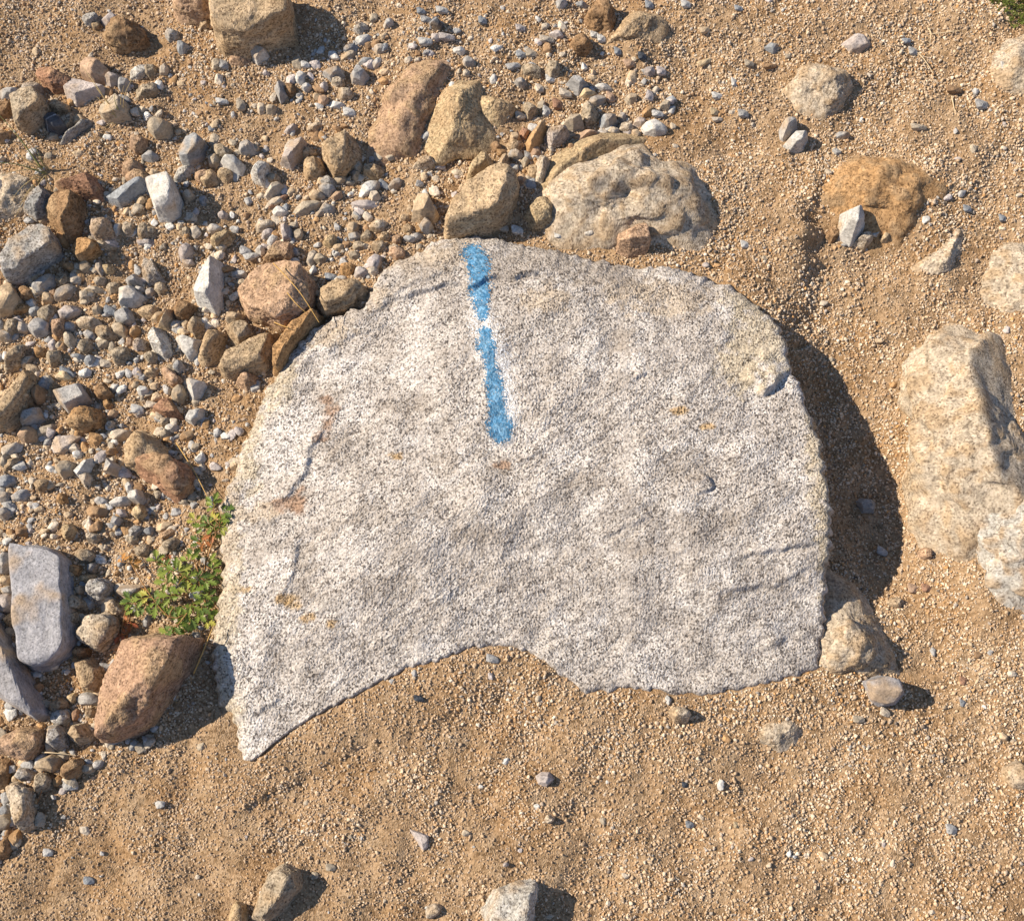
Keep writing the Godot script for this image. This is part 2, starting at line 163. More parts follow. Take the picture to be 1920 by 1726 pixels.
	["small lilac-grey chipped stone near the grey-brown folded stone",-0.4324,-0.6486,0.0288,0.0155,-30,0.0139,"l",0],
	["small orange-brown sharp-edged stone, second closest to the orange-brown round stone",-0.7758,-0.0287,0.0254,0.0191,10,0.0149,"o",0],
	["small grey angular stone near the crusty brown lump",-0.7177,0.55,0.0244,0.0163,-20,0.0147,"g",0],
	["small orange-brown angular stone near the orange-tan block",-0.8509,-0.3726,0.029,0.0201,30,0.0167,"o",0],
	["small orange-brown rounded stone near the long olive-tan stone",-0.8942,-0.2033,0.0286,0.0242,0,0.0217,"o",2],
	["small cream blocky stone near the purple-grey rough lump",-0.7392,-0.4449,0.0266,0.0266,10,0.0237,"c",1],
	["small orange-brown chipped stone near the brown three-sided block",-0.8677,-0.4284,0.0293,0.0383,0,0.0258,"o",0],
	["small olive-grey angular stone, second closest to the crumbly olive-tan lump",-0.7474,-0.2489,0.0389,0.0303,45,0.0235,"v",0],
	["small pinkish tan rough stone near the blue-grey angular stone",-0.5966,-0.5517,0.0442,0.0309,5,0.027,"p",1],
	["small tan grainy stone, second closest to the pale green-grey smooth stone",-0.588,-0.5491,0.0441,0.0375,0,0.028,"t",1],
	["small pinkish tan blocky stone, second closest to the dark blue-grey flake",-0.741,-0.5706,0.0519,0.0452,20,0.0331,"p",1],
	["tiny olive-grey sharp-edged stone, third closest to the large crumbly tan granite lump",-0.3029,-0.5476,0.0215,0.0236,0,0.0198,"v",0],
	["tiny ochre blocky stone near the pale grey flake",-0.7775,-0.3689,0.0221,0.0199,10,0.0147,"y",1],
	["small blue-grey sharp-edged stone, second closest to the grey round-backed stone",-0.318,-0.8138,0.034,0.0181,-10,0.0131,"b",0],
	["tiny tan lumpy stone near the crumbling brown clod",-0.8312,-0.8776,0.0242,0.0217,0,0.0159,"t",2],
	["small orange-brown sharp-edged stone near the crumbly olive-tan lump",-0.7191,-0.2461,0.0215,0.0258,60,0.0186,"o",0],
	["small lilac-grey elongated stone near the grey speckled triangle",-0.7036,-0.4218,0.0483,0.0154,5,0.0106,"l",0],
	["small cream sharp-edged stone near the tan granite pebble",-0.3761,-0.5062,0.03,0.0214,10,0.0158,"c",0],
	["small grey grainy stone near the flat olive-grey stone",-0.846,0.5661,0.0417,0.0271,0,0.023,"g",1],
	["small olive-grey grainy stone near the light grey peaked stone",0.0801,-0.7591,0.0309,0.0376,0,0.0238,"v",1],
	["tiny ochre grainy stone near the tan square block",-0.7782,0.4373,0.0186,0.0206,0,0.0179,"y",1],
	["small olive-grey rough stone near the mottled grey-tan stone",-0.8654,0.0542,0.0299,0.0235,0,0.022,"v",1],
	["small grey angular stone near the large speckled grey stone",-0.8978,-0.3406,0.0515,0.0291,-35,0.0225,"g",0],
	["small orange-brown blocky stone near the grey granular round stone",-0.7932,0.2099,0.025,0.0271,0,0.0187,"o",1],
	["small orange-brown blocky stone near the olive-tan cobble touching rock",-0.311,-0.3531,0.0332,0.027,20,0.0228,"o",1],
	["small whitish grey long blocky stone near the small lilac block",-0.7385,-0.7797,0.0587,0.0258,-25,0.0172,"w",1],
	["small lilac-grey sharp-edged stone near the reddish triangular stone",-0.7004,-0.086,0.0274,0.0147,0,0.0121,"l",0],
	["small grey angular stone, second closest to the small lilac block",-0.7389,-0.7824,0.0352,0.0211,0,0.0154,"g",0],
	["small olive-grey blocky stone, third closest to the crumbly olive-tan lump",-0.7747,-0.244,0.0434,0.0282,20,0.0235,"v",1],
	["small grey sharp-edged stone, second closest to the long olive-tan stone",-0.9346,-0.2544,0.0312,0.0245,10,0.0211,"g",0],
	["small orange-brown rough stone near the cream pillar-shaped chip",-0.8255,0.0794,0.0296,0.0233,0,0.0209,"o",1],
	["small olive-grey rough stone, second closest to the long olive-tan stone",-0.9532,-0.2548,0.0381,0.0403,30,0.0321,"v",1],
	["tiny pinkish tan chipped stone near the grey fish-shaped stone",-0.3691,-0.7035,0.0245,0.0222,0,0.016,"p",0],
	["small olive-grey elongated stone, second closest to the post-shaped chip",-0.3944,-0.4801,0.0577,0.0235,-20,0.021,"v",0],
	["tiny cream sharp-edged stone, third closest to the blue-grey gravel block",0.2392,-0.624,0.0195,0.0195,0,0.0156,"c",0],
	["tiny grey sharp-edged stone near the speckled wedge",0.0167,-0.7372,0.0242,0.0198,20,0.0173,"g",0],
	["small pinkish tan grainy stone near the grey round pebble",-0.2181,-0.4112,0.025,0.0208,0,0.016,"p",1],
	["small whitish grey sharp-edged stone, third closest to the reddish triangular stone",-0.6927,-0.1267,0.0254,0.019,0,0.0162,"w",0],
	["small cream sharp-edged stone near the tan crumbly hump",-0.734,-0.0429,0.0485,0.0274,-10,0.0217,"c",0],
	["small lilac-grey sharp-edged stone near the olive-tan cobble touching rock",-0.2824,-0.3426,0.031,0.0227,0,0.0171,"l",0],
	["small ochre grainy stone near the long grey slab",-0.9,0.2984,0.0297,0.0318,30,0.0261,"y",1],
	["small blue-grey angular stone near the crumbly olive-tan lump",-0.7982,-0.1867,0.026,0.026,0,0.0212,"b",0],
	["small lilac-grey chipped stone near the blue-grey gravel block",0.2481,-0.6488,0.0261,0.0174,-20,0.0157,"l",0],
	["small whitish grey chipped stone near the tall white splinter",-0.5221,-0.3539,0.0319,0.017,0,0.013,"w",0],
	["small brown angular stone near the cream pillar-shaped chip",-0.7624,0.1016,0.046,0.023,5,0.0201,"n",0],
	["small olive-grey blocky stone near the grey speckled cobble",-0.8003,0.4502,0.0352,0.0269,-30,0.0198,"v",1],
	["tiny olive-grey chipped stone, second closest to the blue-grey gravel block",0.2325,-0.698,0.0241,0.0219,20,0.0168,"v",0],
	["small whitish grey elongated stone, second closest to the grey fish-shaped stone",-0.3452,-0.6959,0.0399,0.0155,5,0.0106,"w",0],
	["small orange-brown sharp-edged stone near the upright cream-grey stone",-0.8496,0.6733,0.0229,0.0313,10,0.0187,"o",0],
	["small cream chipped stone near the tan stone behind the split one",-0.3808,-0.3811,0.0189,0.0378,20,0.0159,"c",0],
	["small brown blocky stone near the large speckled grey stone",-0.9345,-0.3247,0.0383,0.0293,0,0.0243,"n",1],
	["small whitish grey chipped stone near the pinkish tan sunken boulder",-0.2109,-0.6498,0.0305,0.024,30,0.0202,"w",0],
	["small olive-grey grainy stone near the tall white splinter",-0.5126,-0.3338,0.0317,0.0233,0,0.017,"v",1],
	["small olive-grey sharp-edged stone, second closest to the brown-grey cobble",-0.7175,0.4576,0.0306,0.0163,0,0.0157,"v",0],
	["small cream blocky stone, second closest to the orange-tan block",-0.7928,-0.3459,0.0287,0.0198,0,0.0154,"c",1],
	["tiny whitish grey sharp-edged stone, second closest to the grey round-backed stone",-0.2609,-0.8122,0.0248,0.0203,0,0.0146,"w",0],
	["small lilac-grey angular stone near the tall white splinter",-0.6237,-0.3798,0.0281,0.0194,20,0.0139,"l",0],
	["tiny olive-grey rough stone near the ochre elongated pebble",-0.6258,-0.4363,0.0196,0.0196,0,0.0153,"v",1],
	["small whitish grey elongated stone, second closest to the pointed grey stone",-0.7199,0.0827,0.0478,0.0187,-10,0.0177,"w",0],
	["small brown blocky stone near the tan-pink stone",-0.8886,0.5616,0.0315,0.063,0,0.0235,"n",1],
	["small grey rough stone near the rounded tan-brown stone",-0.6763,-0.8516,0.0306,0.0236,0,0.0196,"g",1],
	["small olive-grey rough stone near the small two-toned cube",0.1659,-0.417,0.0248,0.0206,0,0.0188,"v",1],
	["small cream rough stone near the large crumbly tan granite lump",-0.3857,-0.6511,0.0309,0.0154,-20,0.012,"c",1],
	["small olive-grey rough stone, second closest to the white faceted block",-0.7002,-0.4402,0.0374,0.0264,0,0.0185,"v",1],
	["small grey grainy stone near the crumbling brown clod",-0.8438,-0.8875,0.0412,0.0267,-10,0.0211,"g",1],
	["tiny olive-grey sharp-edged stone, second closest to the pale grey square chip",-0.7941,-0.2875,0.0219,0.0219,0,0.0179,"v",0],
	["small whitish grey sharp-edged stone near the reddish rounded stone",-0.693,0.0737,0.0352,0.0269,30,0.0256,"w",0],
	["small pinkish tan chipped stone near the tan granite pebble",-0.338,-0.5058,0.0257,0.0171,-30,0.0152,"p",0],
	["small whitish grey chipped stone, third closest to the grey round-backed stone",-0.295,-0.8328,0.0408,0.0227,-15,0.0154,"w",0],
	["small olive-grey elongated stone, third closest to the pale grey square chip",-0.803,-0.3301,0.0485,0.0132,5,0.0104,"v",0],
	["small olive-grey blocky stone, third closest to the white faceted block",-0.7102,-0.4427,0.0287,0.0309,10,0.0225,"v",1],
	["small olive-grey grainy stone near the small lilac block",-0.7208,-0.7348,0.0604,0.0325,-20,0.0271,"v",1],
	["small olive-grey grainy stone near the grey granular round stone",-0.7796,0.1833,0.0417,0.0271,10,0.0258,"v",1],
	["small grey angular stone near the embedded cream speckled stone",-0.226,-0.5293,0.032,0.0213,-30,0.0176,"g",0],
	["small brown rough stone, second closest to the tan cube-shaped stone",-1.0036,-0.6378,0.0475,0.0285,0,0.0231,"n",1],
	["small lilac-grey chipped stone, second closest to the long grey slab",-0.9109,0.2697,0.0319,0.0361,0,0.0261,"l",0],
	["small whitish grey sharp-edged stone near the grey chip",-0.9322,-0.0152,0.0435,0.0261,-20,0.02,"w",0],
	["small tan grainy stone near the large crumbly tan granite lump",-0.2678,-0.5571,0.0494,0.0279,10,0.0239,"t",1],
	["small grey angular stone, third closest to the long olive-tan stone",-0.9003,-0.2527,0.0422,0.0377,20,0.0303,"g",0],
	["small olive-grey rough stone, second closest to the small lilac block",-0.7185,-0.7799,0.0304,0.0304,0,0.0223,"v",1],
	["small olive-grey blocky stone near the large speckled grey stone",-0.8621,-0.3495,0.0357,0.0312,10,0.0236,"v",1],
	["small pinkish tan rough stone near the olive-grey rounded stone",-0.7304,-0.6198,0.041,0.0387,20,0.03,"p",1],
	["small olive-grey grainy stone, fourth closest to the crumbly olive-tan lump",-0.8114,-0.2179,0.0283,0.0305,20,0.0245,"v",1],
	["small lilac-grey angular stone, second closest to the ochre elongated pebble",-0.6282,-0.4005,0.0304,0.0369,10,0.0272,"l",0],
	["small cream angular stone near the olive-tan cobble touching rock",-0.2622,-0.3424,0.0248,0.0186,0,0.0149,"c",0],
	["small olive-grey rough stone, second closest to the speckled wedge",0.0396,-0.7585,0.0442,0.0243,20,0.018,"v",1],
	["tiny blue-grey chipped stone near the white faceted block",-0.5976,-0.5012,0.0175,0.0241,10,0.013,"b",0],
	["small olive-grey rough stone, third closest to the long olive-tan stone",-0.867,-0.1938,0.0307,0.035,20,0.0277,"v",1],
	["small grey sharp-edged stone near the crumbly olive-tan lump",-0.8065,-0.2406,0.0284,0.0196,20,0.0146,"g",0],
	["small olive-grey sharp-edged stone near the blue-grey angular stone",-0.6896,-0.6515,0.0455,0.0433,0,0.0372,"v",0],
	["small cream chipped stone near the grey round pebble",-0.2249,-0.3903,0.027,0.0145,-20,0.0127,"c",0],
	["small pinkish tan blocky stone, second closest to the grey round pebble",-0.2173,-0.3803,0.0352,0.0248,10,0.0186,"p",1],
	["small pinkish tan rough stone near the large speckled grey stone",-0.8833,-0.3267,0.029,0.0156,30,0.011,"p",1],
	["small grey elongated stone near the post-shaped chip",-0.3638,-0.4707,0.0362,0.0128,-25,0.0113,"g",0],
	["tiny cream rough stone near the lilac-grey chip",0.0628,0.6401,0.0189,0.017,20,0.0159,"c",1],
	["small orange-brown chipped stone near the blue-grey gravel block",0.264,-0.6688,0.0306,0.0175,-30,0.016,"o",0],
	["small blue-grey chipped stone near the rounded tan-brown stone",-0.6542,-0.8248,0.0281,0.0281,15,0.0236,"b",0],
	["small olive-grey chipped stone near the tan stone behind the split one",-0.3653,-0.3775,0.0272,0.0209,0,0.0158,"v",0],
	["small blue-grey elongated stone, second closest to the flat grey four-cornered stone",-0.8238,-0.1959,0.0348,0.0131,10,0.0112,"b",0],
	["tiny tan sharp-edged stone near the large speckled grey stone",-0.8939,-0.3152,0.0246,0.0246,0,0.0171,"t",0],
	["small grey chipped stone near the long grey slab",-0.9124,0.2458,0.0277,0.017,5,0.0149,"g",0],
	["small tan grainy stone near the grey round pebble",-0.2418,-0.4164,0.025,0.0188,0,0.0155,"t",1],
	["small grey angular stone near the blue-grey angular stone",-0.7071,-0.5962,0.0339,0.0226,0,0.0173,"g",0],
	["small olive-grey blocky stone near the white-topped grey stone",-0.6734,0.1738,0.0349,0.0267,0,0.0219,"v",1],
	["tiny grey chipped stone near the brown crumbling clod",0.0982,-0.9033,0.0251,0.0228,0,0.0156,"g",0],
	["tiny olive-grey sharp-edged stone near the pale chip",-0.5844,-0.7854,0.0253,0.0253,0,0.0186,"v",0],
	["tiny olive-grey chipped stone near the olive-tan cobble touching rock",-0.2991,-0.3814,0.0208,0.0188,0,0.0139,"v",0],
	["small grey angular stone, third closest to the tan granite pebble",-0.3565,-0.4773,0.0319,0.0213,0,0.0156,"g",0],
	["small ochre grainy stone near the reddish rounded stone",-0.6849,0.1007,0.0289,0.031,0,0.0275,"y",1],
	["small cream grainy stone near the pale grey square chip",-0.8165,-0.3172,0.0353,0.0243,0,0.019,"c",1],
	["small lilac-grey sharp-edged stone near the tan dusty boulder",0.268,-0.7558,0.0267,0.0178,0,0.0129,"l",0],
	["small brown blocky stone near the upright cream-grey stone",-0.8648,0.6888,0.0314,0.0418,0,0.0269,"n",1],
	["small blue-grey chipped stone near the pale twin stone",0.6346,-0.6151,0.0288,0.0155,0,0.0136,"b",0],
	["small whitish grey angular stone near the small two-toned cube",0.1458,-0.4123,0.0268,0.0185,0,0.0157,"w",0],
	["small ochre grainy stone near the post-shaped chip",-0.3456,-0.4113,0.0294,0.0273,0,0.0228,"y",1],
	["small whitish grey elongated stone near the large crumbly tan granite lump",-0.2751,-0.5198,0.0533,0.0256,-35,0.0217,"w",0],
	["small whitish grey angular stone near the blue-grey gravel block",0.273,-0.6327,0.052,0.0325,10,0.0242,"w",0],
	["tiny lilac-grey angular stone near the pointed grey stone",-0.7186,0.1043,0.0228,0.0166,0,0.015,"l",0],
	["small cream grainy stone, second closest to the grey round pebble",-0.2544,-0.4389,0.0378,0.0252,-20,0.0199,"c",1],
	["small tan chipped stone, second closest to the large speckled grey stone",-0.9696,-0.3095,0.0497,0.0655,0,0.034,"t",0],
	["small lilac-grey sharp-edged stone, second closest to the olive-tan cobble touching rock",-0.2594,-0.3625,0.029,0.0373,20,0.0223,"l",0],
	["small blue-grey elongated stone near the orange-tan block",-0.8565,-0.3274,0.0533,0.0245,-35,0.0178,"b",0],
	["small cream grainy stone, second closest to the crumbly olive-tan lump",-0.8091,-0.2627,0.0503,0.0284,8,0.0223,"c",1],
	["small grey rough stone near the grey round-backed stone",-0.2996,-0.8569,0.0319,0.0228,0,0.0186,"g",1],
	["small tan chipped stone near the long grey slab",-0.9166,0.2286,0.0277,0.0213,0,0.0179,"t",0],
	["tiny blue-grey chipped stone near the long olive-tan stone",-0.9155,-0.2868,0.0223,0.0246,10,0.0168,"b",0],
	["small orange-brown grainy stone, second closest to the long olive-tan stone",-0.9454,-0.295,0.0449,0.0225,-12,0.0193,"o",1],
	["tiny grey chipped stone, second closest to the cream pillar-shaped chip",-0.7273,0.1191,0.0208,0.0228,0,0.0152,"g",0],
	["small tan angular stone near the olive-tan cobble touching rock",-0.3295,-0.399,0.0251,0.0147,0,0.0115,"t",0],
	["small olive-grey grainy stone, second closest to the grey round pebble",-0.2512,-0.3952,0.0312,0.0229,0,0.0197,"v",1],
	["small olive-grey long blocky stone, second closest to the grey chip",-0.9308,0.0124,0.039,0.0173,-30,0.0128,"v",1],
	["small olive-grey chipped stone, third closest to the grey chip",-0.9401,0.0081,0.0217,0.0326,0,0.0196,"v",0],
	["small olive-grey grainy stone, second closest to the white-topped grey stone",-0.6953,0.1536,0.0268,0.0206,0,0.0151,"v",1],
	["small tan angular stone near the reddish rounded stone",-0.6378,0.1296,0.0409,0.0205,-25,0.0194,"t",0],
	["tiny cream sharp-edged stone near the tan pyramid-shaped stone",-0.2646,-0.5039,0.0234,0.0213,0,0.0166,"c",0],
	["tiny grey sharp-edged stone near the yellowish sunken boulder",-0.0856,-0.776,0.0244,0.0222,0,0.0185,"g",0],
	["tiny cream chipped stone near the small lilac block",-0.6914,-0.7807,0.0187,0.0257,10,0.014,"c",0],
	["small grey angular stone near the mottled grey-tan stone",-0.9063,0.0714,0.0408,0.0236,-15,0.018,"g",0],
	["small olive-grey grainy stone, fourth closest to the long olive-tan stone",-0.8883,-0.2793,0.0333,0.0422,20,0.0294,"v",1],
	["small cream grainy stone near the grey granular round stone",-0.7666,0.1488,0.0292,0.0229,-20,0.0195,"c",1],
	["small pinkish tan blocky stone near the long olive-tan stone",-0.8612,-0.2522,0.0375,0.0397,10,0.0316,"p",1],
	["small olive-grey chipped stone, fifth closest to the crumbly olive-tan lump",-0.8409,-0.2278,0.0241,0.0372,-25,0.0176,"v",0],
	["small olive-grey grainy stone, second closest to the olive-tan cobble touching rock",-0.2913,-0.4001,0.0292,0.023,0,0.0173,"v",1],
	["small ochre grainy stone near the cream pillar-shaped chip",-0.8121,0.1395,0.0315,0.0315,20,0.0296,"y",1],
	["small lilac-grey elongated stone near the large crumbly tan granite lump",-0.2817,-0.4869,0.0551,0.0212,0,0.0153,"l",0],
	["tiny blue-grey sharp-edged stone near the reddish rounded stone",-0.6648,0.1373,0.0205,0.0185,0,0.0179,"b",0],
	["tiny olive-grey angular stone, third closest to the blue-grey gravel block",0.2963,-0.6816,0.0241,0.0197,0,0.016,"v",0],
	["small olive-grey blocky stone, third closest to the grey round pebble",-0.2765,-0.421,0.0272,0.023,0,0.0196,"v",1],
	["small grey sharp-edged stone, second closest to the crumbly olive-tan lump",-0.8432,-0.2545,0.0264,0.022,10,0.0164,"g",0],
	["small pinkish tan long grainy stone near the reddish rounded stone",-0.6308,0.1438,0.0511,0.0163,-30,0.0131,"p",1],
	["small lilac-grey chipped stone near the pinkish tan sunken boulder",-0.1523,-0.8286,0.0292,0.0157,0,0.0114,"l",0],
	["tiny whitish grey angular stone, fifth closest to the grey round-backed stone",-0.2448,-0.8639,0.0182,0.025,30,0.0157,"w",0],
	["small grey grainy stone near the white-topped grey stone",-0.6907,0.1376,0.0371,0.0227,-10,0.0218,"g",1],
	["small whitish grey chipped stone, third closest to the pinkish tan sunken boulder",-0.1047,-0.8031,0.0268,0.0179,0,0.0136,"w",0],
	["small olive-grey lumpy stone, third closest to the white-topped grey stone",-0.6196,0.1649,0.0367,0.0306,0,0.0299,"v",2],
	["small blue-grey sharp-edged stone near the mottled grey-tan stone",-0.9362,0.0436,0.039,0.0281,0,0.0223,"b",0],
	["small cream grainy stone near the cream granite stone against rock",0.6866,0.272,0.0303,0.0182,0,0.0155,"c",1],
	["small grey angular stone near the olive-tan cobble touching rock",-0.3004,-0.4228,0.0273,0.0189,0,0.0137,"g",0],
	["small lilac-grey sharp-edged stone near the pale grey square chip",-0.8483,-0.2838,0.0464,0.0287,-15,0.0251,"l",0],
	["small grey sharp-edged stone, second closest to the long grey slab",-0.9248,0.1974,0.0321,0.0428,10,0.0288,"g",0],
	["tiny tan chipped stone near the post-shaped chip",-0.3059,-0.4408,0.0232,0.0232,20,0.0176,"t",0],
	["small grey chipped stone, second closest to the mottled grey-tan stone",-0.9386,0.0734,0.0389,0.0259,10,0.0202,"g",0],
	["small dark slate chipped stone near the pinkish tan sunken boulder",-0.1492,-0.8532,0.0316,0.0249,0,0.0208,"k",0],
	["small whitish grey rough stone near the lilac three-cornered flake",-0.1308,0.7862,0.0325,0.021,-30,0.02,"w",1],
	["small brown angular stone near the mottled grey-tan stone",-0.8979,0.138,0.0256,0.0214,0,0.0187,"n",0],
	["small pinkish tan blocky stone near the shadowed grey pebble",0.7472,0.185,0.0246,0.0226,0,0.0194,"p",1],
	["small grey chipped stone, third closest to the mottled grey-tan stone",-0.9351,0.1036,0.028,0.0259,0,0.0237,"g",0],
	["small cream knobbly stone, second closest to the lone grey angular stone",0.8546,0.5711,0.0408,0.051,0,0.0349,"c",2]]
const LOOSE := [[0.1319,-0.8152,0.0201,0.0157,0,0.0139,"n",0],[-0.1727,-0.4303,0.0187,0.0146,0,0.0112,"o",0],[-0.153,-0.4759,0.0168,0.0147,0,0.0114,"b",0],[-0.0206,-0.5895,0.0171,0.0192,0,0.015,"o",0],[-0.139,-0.5648,0.0192,0.0149,0,0.0124,"l",0],[0.0156,-0.6647,0.0174,0.0152,0,0.0116,"c",0],[0.0674,-0.6748,0.0152,0.0217,10,0.013,"w",0],[0.104,-0.7078,0.0241,0.0153,10,0.0113,"c",0],[-0.7641,0.5857,0.0226,0.0144,0,0.0117,"w",0],[-0.6747,-0.1016,0.021,0.0126,0,0.0092,"c",0],[0.5026,-0.765,0.0271,0.009,-10,0.0078,"n",0],[0.1626,-0.8366,0.0157,0.0135,0,0.0115,"w",0],[-0.7687,-0.1827,0.0194,0.0151,0,0.0106,"c",0],[-0.8805,0.2831,0.0106,0.0106,0,0.0084,"l",0],[-0.7225,0.3833,0.0205,0.0143,0,0.0118,"g",0],[0.9567,-0.7688,0.019,0.0142,0,0.0104,"c",0],[0.0309,-0.5784,0.0128,0.0171,0,0.0103,"g",0],[0.6419,0.4646,0.0178,0.0139,20,0.0109,"c",0],[0.9504,-0.746,0.0165,0.0189,0,0.0114,"w",0],[-0.7751,-0.0393,0.0212,0.0148,0,0.0121,"o",0],[0.176,-0.8268,0.0157,0.0157,0,0.0134,"w",0],[-0.9081,-0.1731,0.0198,0.0176,0,0.013,"t",0],[-0.3418,-0.3401,0.0228,0.0145,0,0.0108,"b",0],[0.0541,-0.7253,0.0154,0.0176,0,0.0113,"c",0],[-0.7689,-0.2879,0.0218,0.0153,20,0.0136,"b",0],[-0.839,-0.1649,0.0282,0.0109,25,0.0077,"b",0],[-0.5457,-0.3648,0.0192,0.0107,-20,0.0094,"o",0],[0.1923,-0.706,0.0154,0.0219,0,0.0114,"p",0],[0.0882,-0.6887,0.0174,0.0218,0,0.0138,"r",0],[-0.8063,0.6412,0.0145,0.0228,10,0.0126,"v",0],[-0.5105,-0.4001,0.0214,0.0171,10,0.0132,"g",0],[0.2718,-0.8995,0.016,0.0183,0,0.0135,"b",0],[0.075,-0.7411,0.0176,0.0154,0,0.0128,"w",0],[0.4632,-0.7695,0.018,0.0135,0,0.0096,"v",0],[-0.7015,-0.1575,0.0191,0.0149,45,0.0121,"l",0],[-0.4999,-0.3895,0.0256,0.0128,-20,0.0115,"w",0],[0.0906,-0.4133,0.0206,0.0144,0,0.0139,"w",0],[0.0101,-0.4264,0.0207,0.0165,0,0.0122,"w",0],[-0.407,-0.7794,0.0158,0.0136,0,0.0114,"w",0],[-0.7015,-0.0927,0.0211,0.0169,0,0.0155,"w",0],[-0.5883,-0.6521,0.0135,0.0112,0,0.009,"b",0],[-0.0152,-0.4326,0.0166,0.0145,0,0.0121,"c",0],[0.2539,-0.7824,0.0156,0.0156,0,0.0116,"k",0],[0.2071,-0.7969,0.0134,0.0156,0,0.0115,"b",0],[-0.8367,-0.3499,0.0178,0.02,0,0.0138,"c",0],[0.0681,-0.8199,0.0268,0.0134,0,0.0096,"c",0],[-0.8213,0.4462,0.0166,0.0125,0,0.0099,"v",0],[-0.5689,-0.7839,0.0161,0.0184,0,0.0135,"g",0],[0.2296,-0.7729,0.0223,0.0178,-20,0.0149,"p",0],[0.5545,0.2922,0.0139,0.0199,0,0.0117,"w",0],[-0.3175,-0.6786,0.0221,0.0177,0,0.0126,"w",0],[0.592,0.4763,0.0197,0.0118,0,0.0118,"v",0],[-0.5321,-0.7005,0.0158,0.0248,0,0.012,"v",0],[-0.2469,-0.5291,0.0213,0.0128,30,0.0112,"b",0],[0.4465,-0.6615,0.0198,0.0154,0,0.0138,"g",0],[0.0021,-0.7699,0.0266,0.0133,-20,0.0094,"g",0],[0.2919,-0.7577,0.0178,0.0178,0,0.0122,"l",0],[0.268,-0.7018,0.0154,0.0198,20,0.0134,"l",0],[0.7724,-0.8165,0.0164,0.0117,-20,0.0086,"b",0],[0.2817,-0.663,0.0218,0.0131,0,0.0107,"w",0],[0.0376,-0.7931,0.02,0.0156,0,0.0127,"v",1],[0.6789,0.173,0.0204,0.0143,20,0.0137,"g",0],[0.8581,-0.4593,0.0155,0.0133,0,0.011,"b",0],[0.4319,-0.7292,0.0111,0.0178,0,0.0079,"w",0],[0.342,-0.8935,0.0183,0.016,0,0.0106,"w",0],[-0.1701,-0.8167,0.0247,0.0157,-10,0.0127,"w",0],[0.447,-0.8878,0.0161,0.0115,0,0.0078,"b",0],[-0.7911,0.695,0.0145,0.0124,0,0.0113,"w",0],[0.7824,-0.7918,0.0163,0.0163,0,0.0123,"g",0],[0.0188,-0.7942,0.02,0.0133,0,0.0094,"b",0],[-0.5699,-0.7081,0.0227,0.0113,0,0.0076,"w",0],[0.9019,-0.6728,0.0231,0.0185,0,0.015,"g",0],[-0.3046,0.7175,0.0154,0.0116,0,0.0118,"v",0],[0.0168,-0.8456,0.018,0.0135,0,0.0101,"l",0],[-0.1281,-0.83,0.0292,0.0135,0,0.0118,"l",0],[0.377,-0.839,0.0204,0.0136,-20,0.0101,"t",0],[0.7775,-0.6243,0.0293,0.0113,0,0.0091,"v",0],[0.922,-0.4399,0.0134,0.0134,0,0.0106,"b",0],[0.3775,-0.7758,0.0291,0.0112,-30,0.0085,"y",0],[0.2924,0.584,0.0095,0.0095,0,0.0097,"k",0],[0.3977,-0.6558,0.0197,0.0088,-10,0.007,"c",0],[0.3991,-0.704,0.0199,0.0133,0,0.0103,"w",0],[0.8553,-0.7093,0.0301,0.0139,0,0.011,"n",0],[-0.1686,-0.8635,0.0204,0.0136,0,0.0109,"g",0],[0.3927,-0.6713,0.0154,0.0154,0,0.0129,"y",0],[0.7787,0.4485,0.0101,0.0121,0,0.0081,"b",0],[0.7846,0.4104,0.0142,0.0142,0,0.0107,"r",0],[-0.1796,-0.885,0.016,0.0137,0,0.0098,"b",0],[0.7182,0.2454,0.0183,0.0163,0,0.0159,"p",0],[-0.1383,-0.8882,0.0228,0.0137,0,0.0114,"w",0],[-0.0579,-0.866,0.0158,0.0158,0,0.0107,"b",0],[0.74,0.2455,0.0163,0.0143,0,0.0112,"r",0],[0.8115,0.3674,0.0143,0.0102,0,0.0099,"n",0],[-0.7174,0.7401,0.0163,0.0122,0,0.0103,"b",0],[0.376,0.6486,0.0096,0.0096,0,0.0099,"y",0],[0.4374,-0.3927,0.0146,0.0146,0,0.013,"w",0],[0.3001,0.6486,0.0133,0.0114,0,0.0091,"b",0],[-0.0333,0.3758,0.0207,0.0132,10,0.0115,"g",1],[-0.1592,0.4424,0.017,0.0094,10,0.0082,"k",0],[0.7369,0.6552,0.018,0.016,0,0.0122,"g",1]]
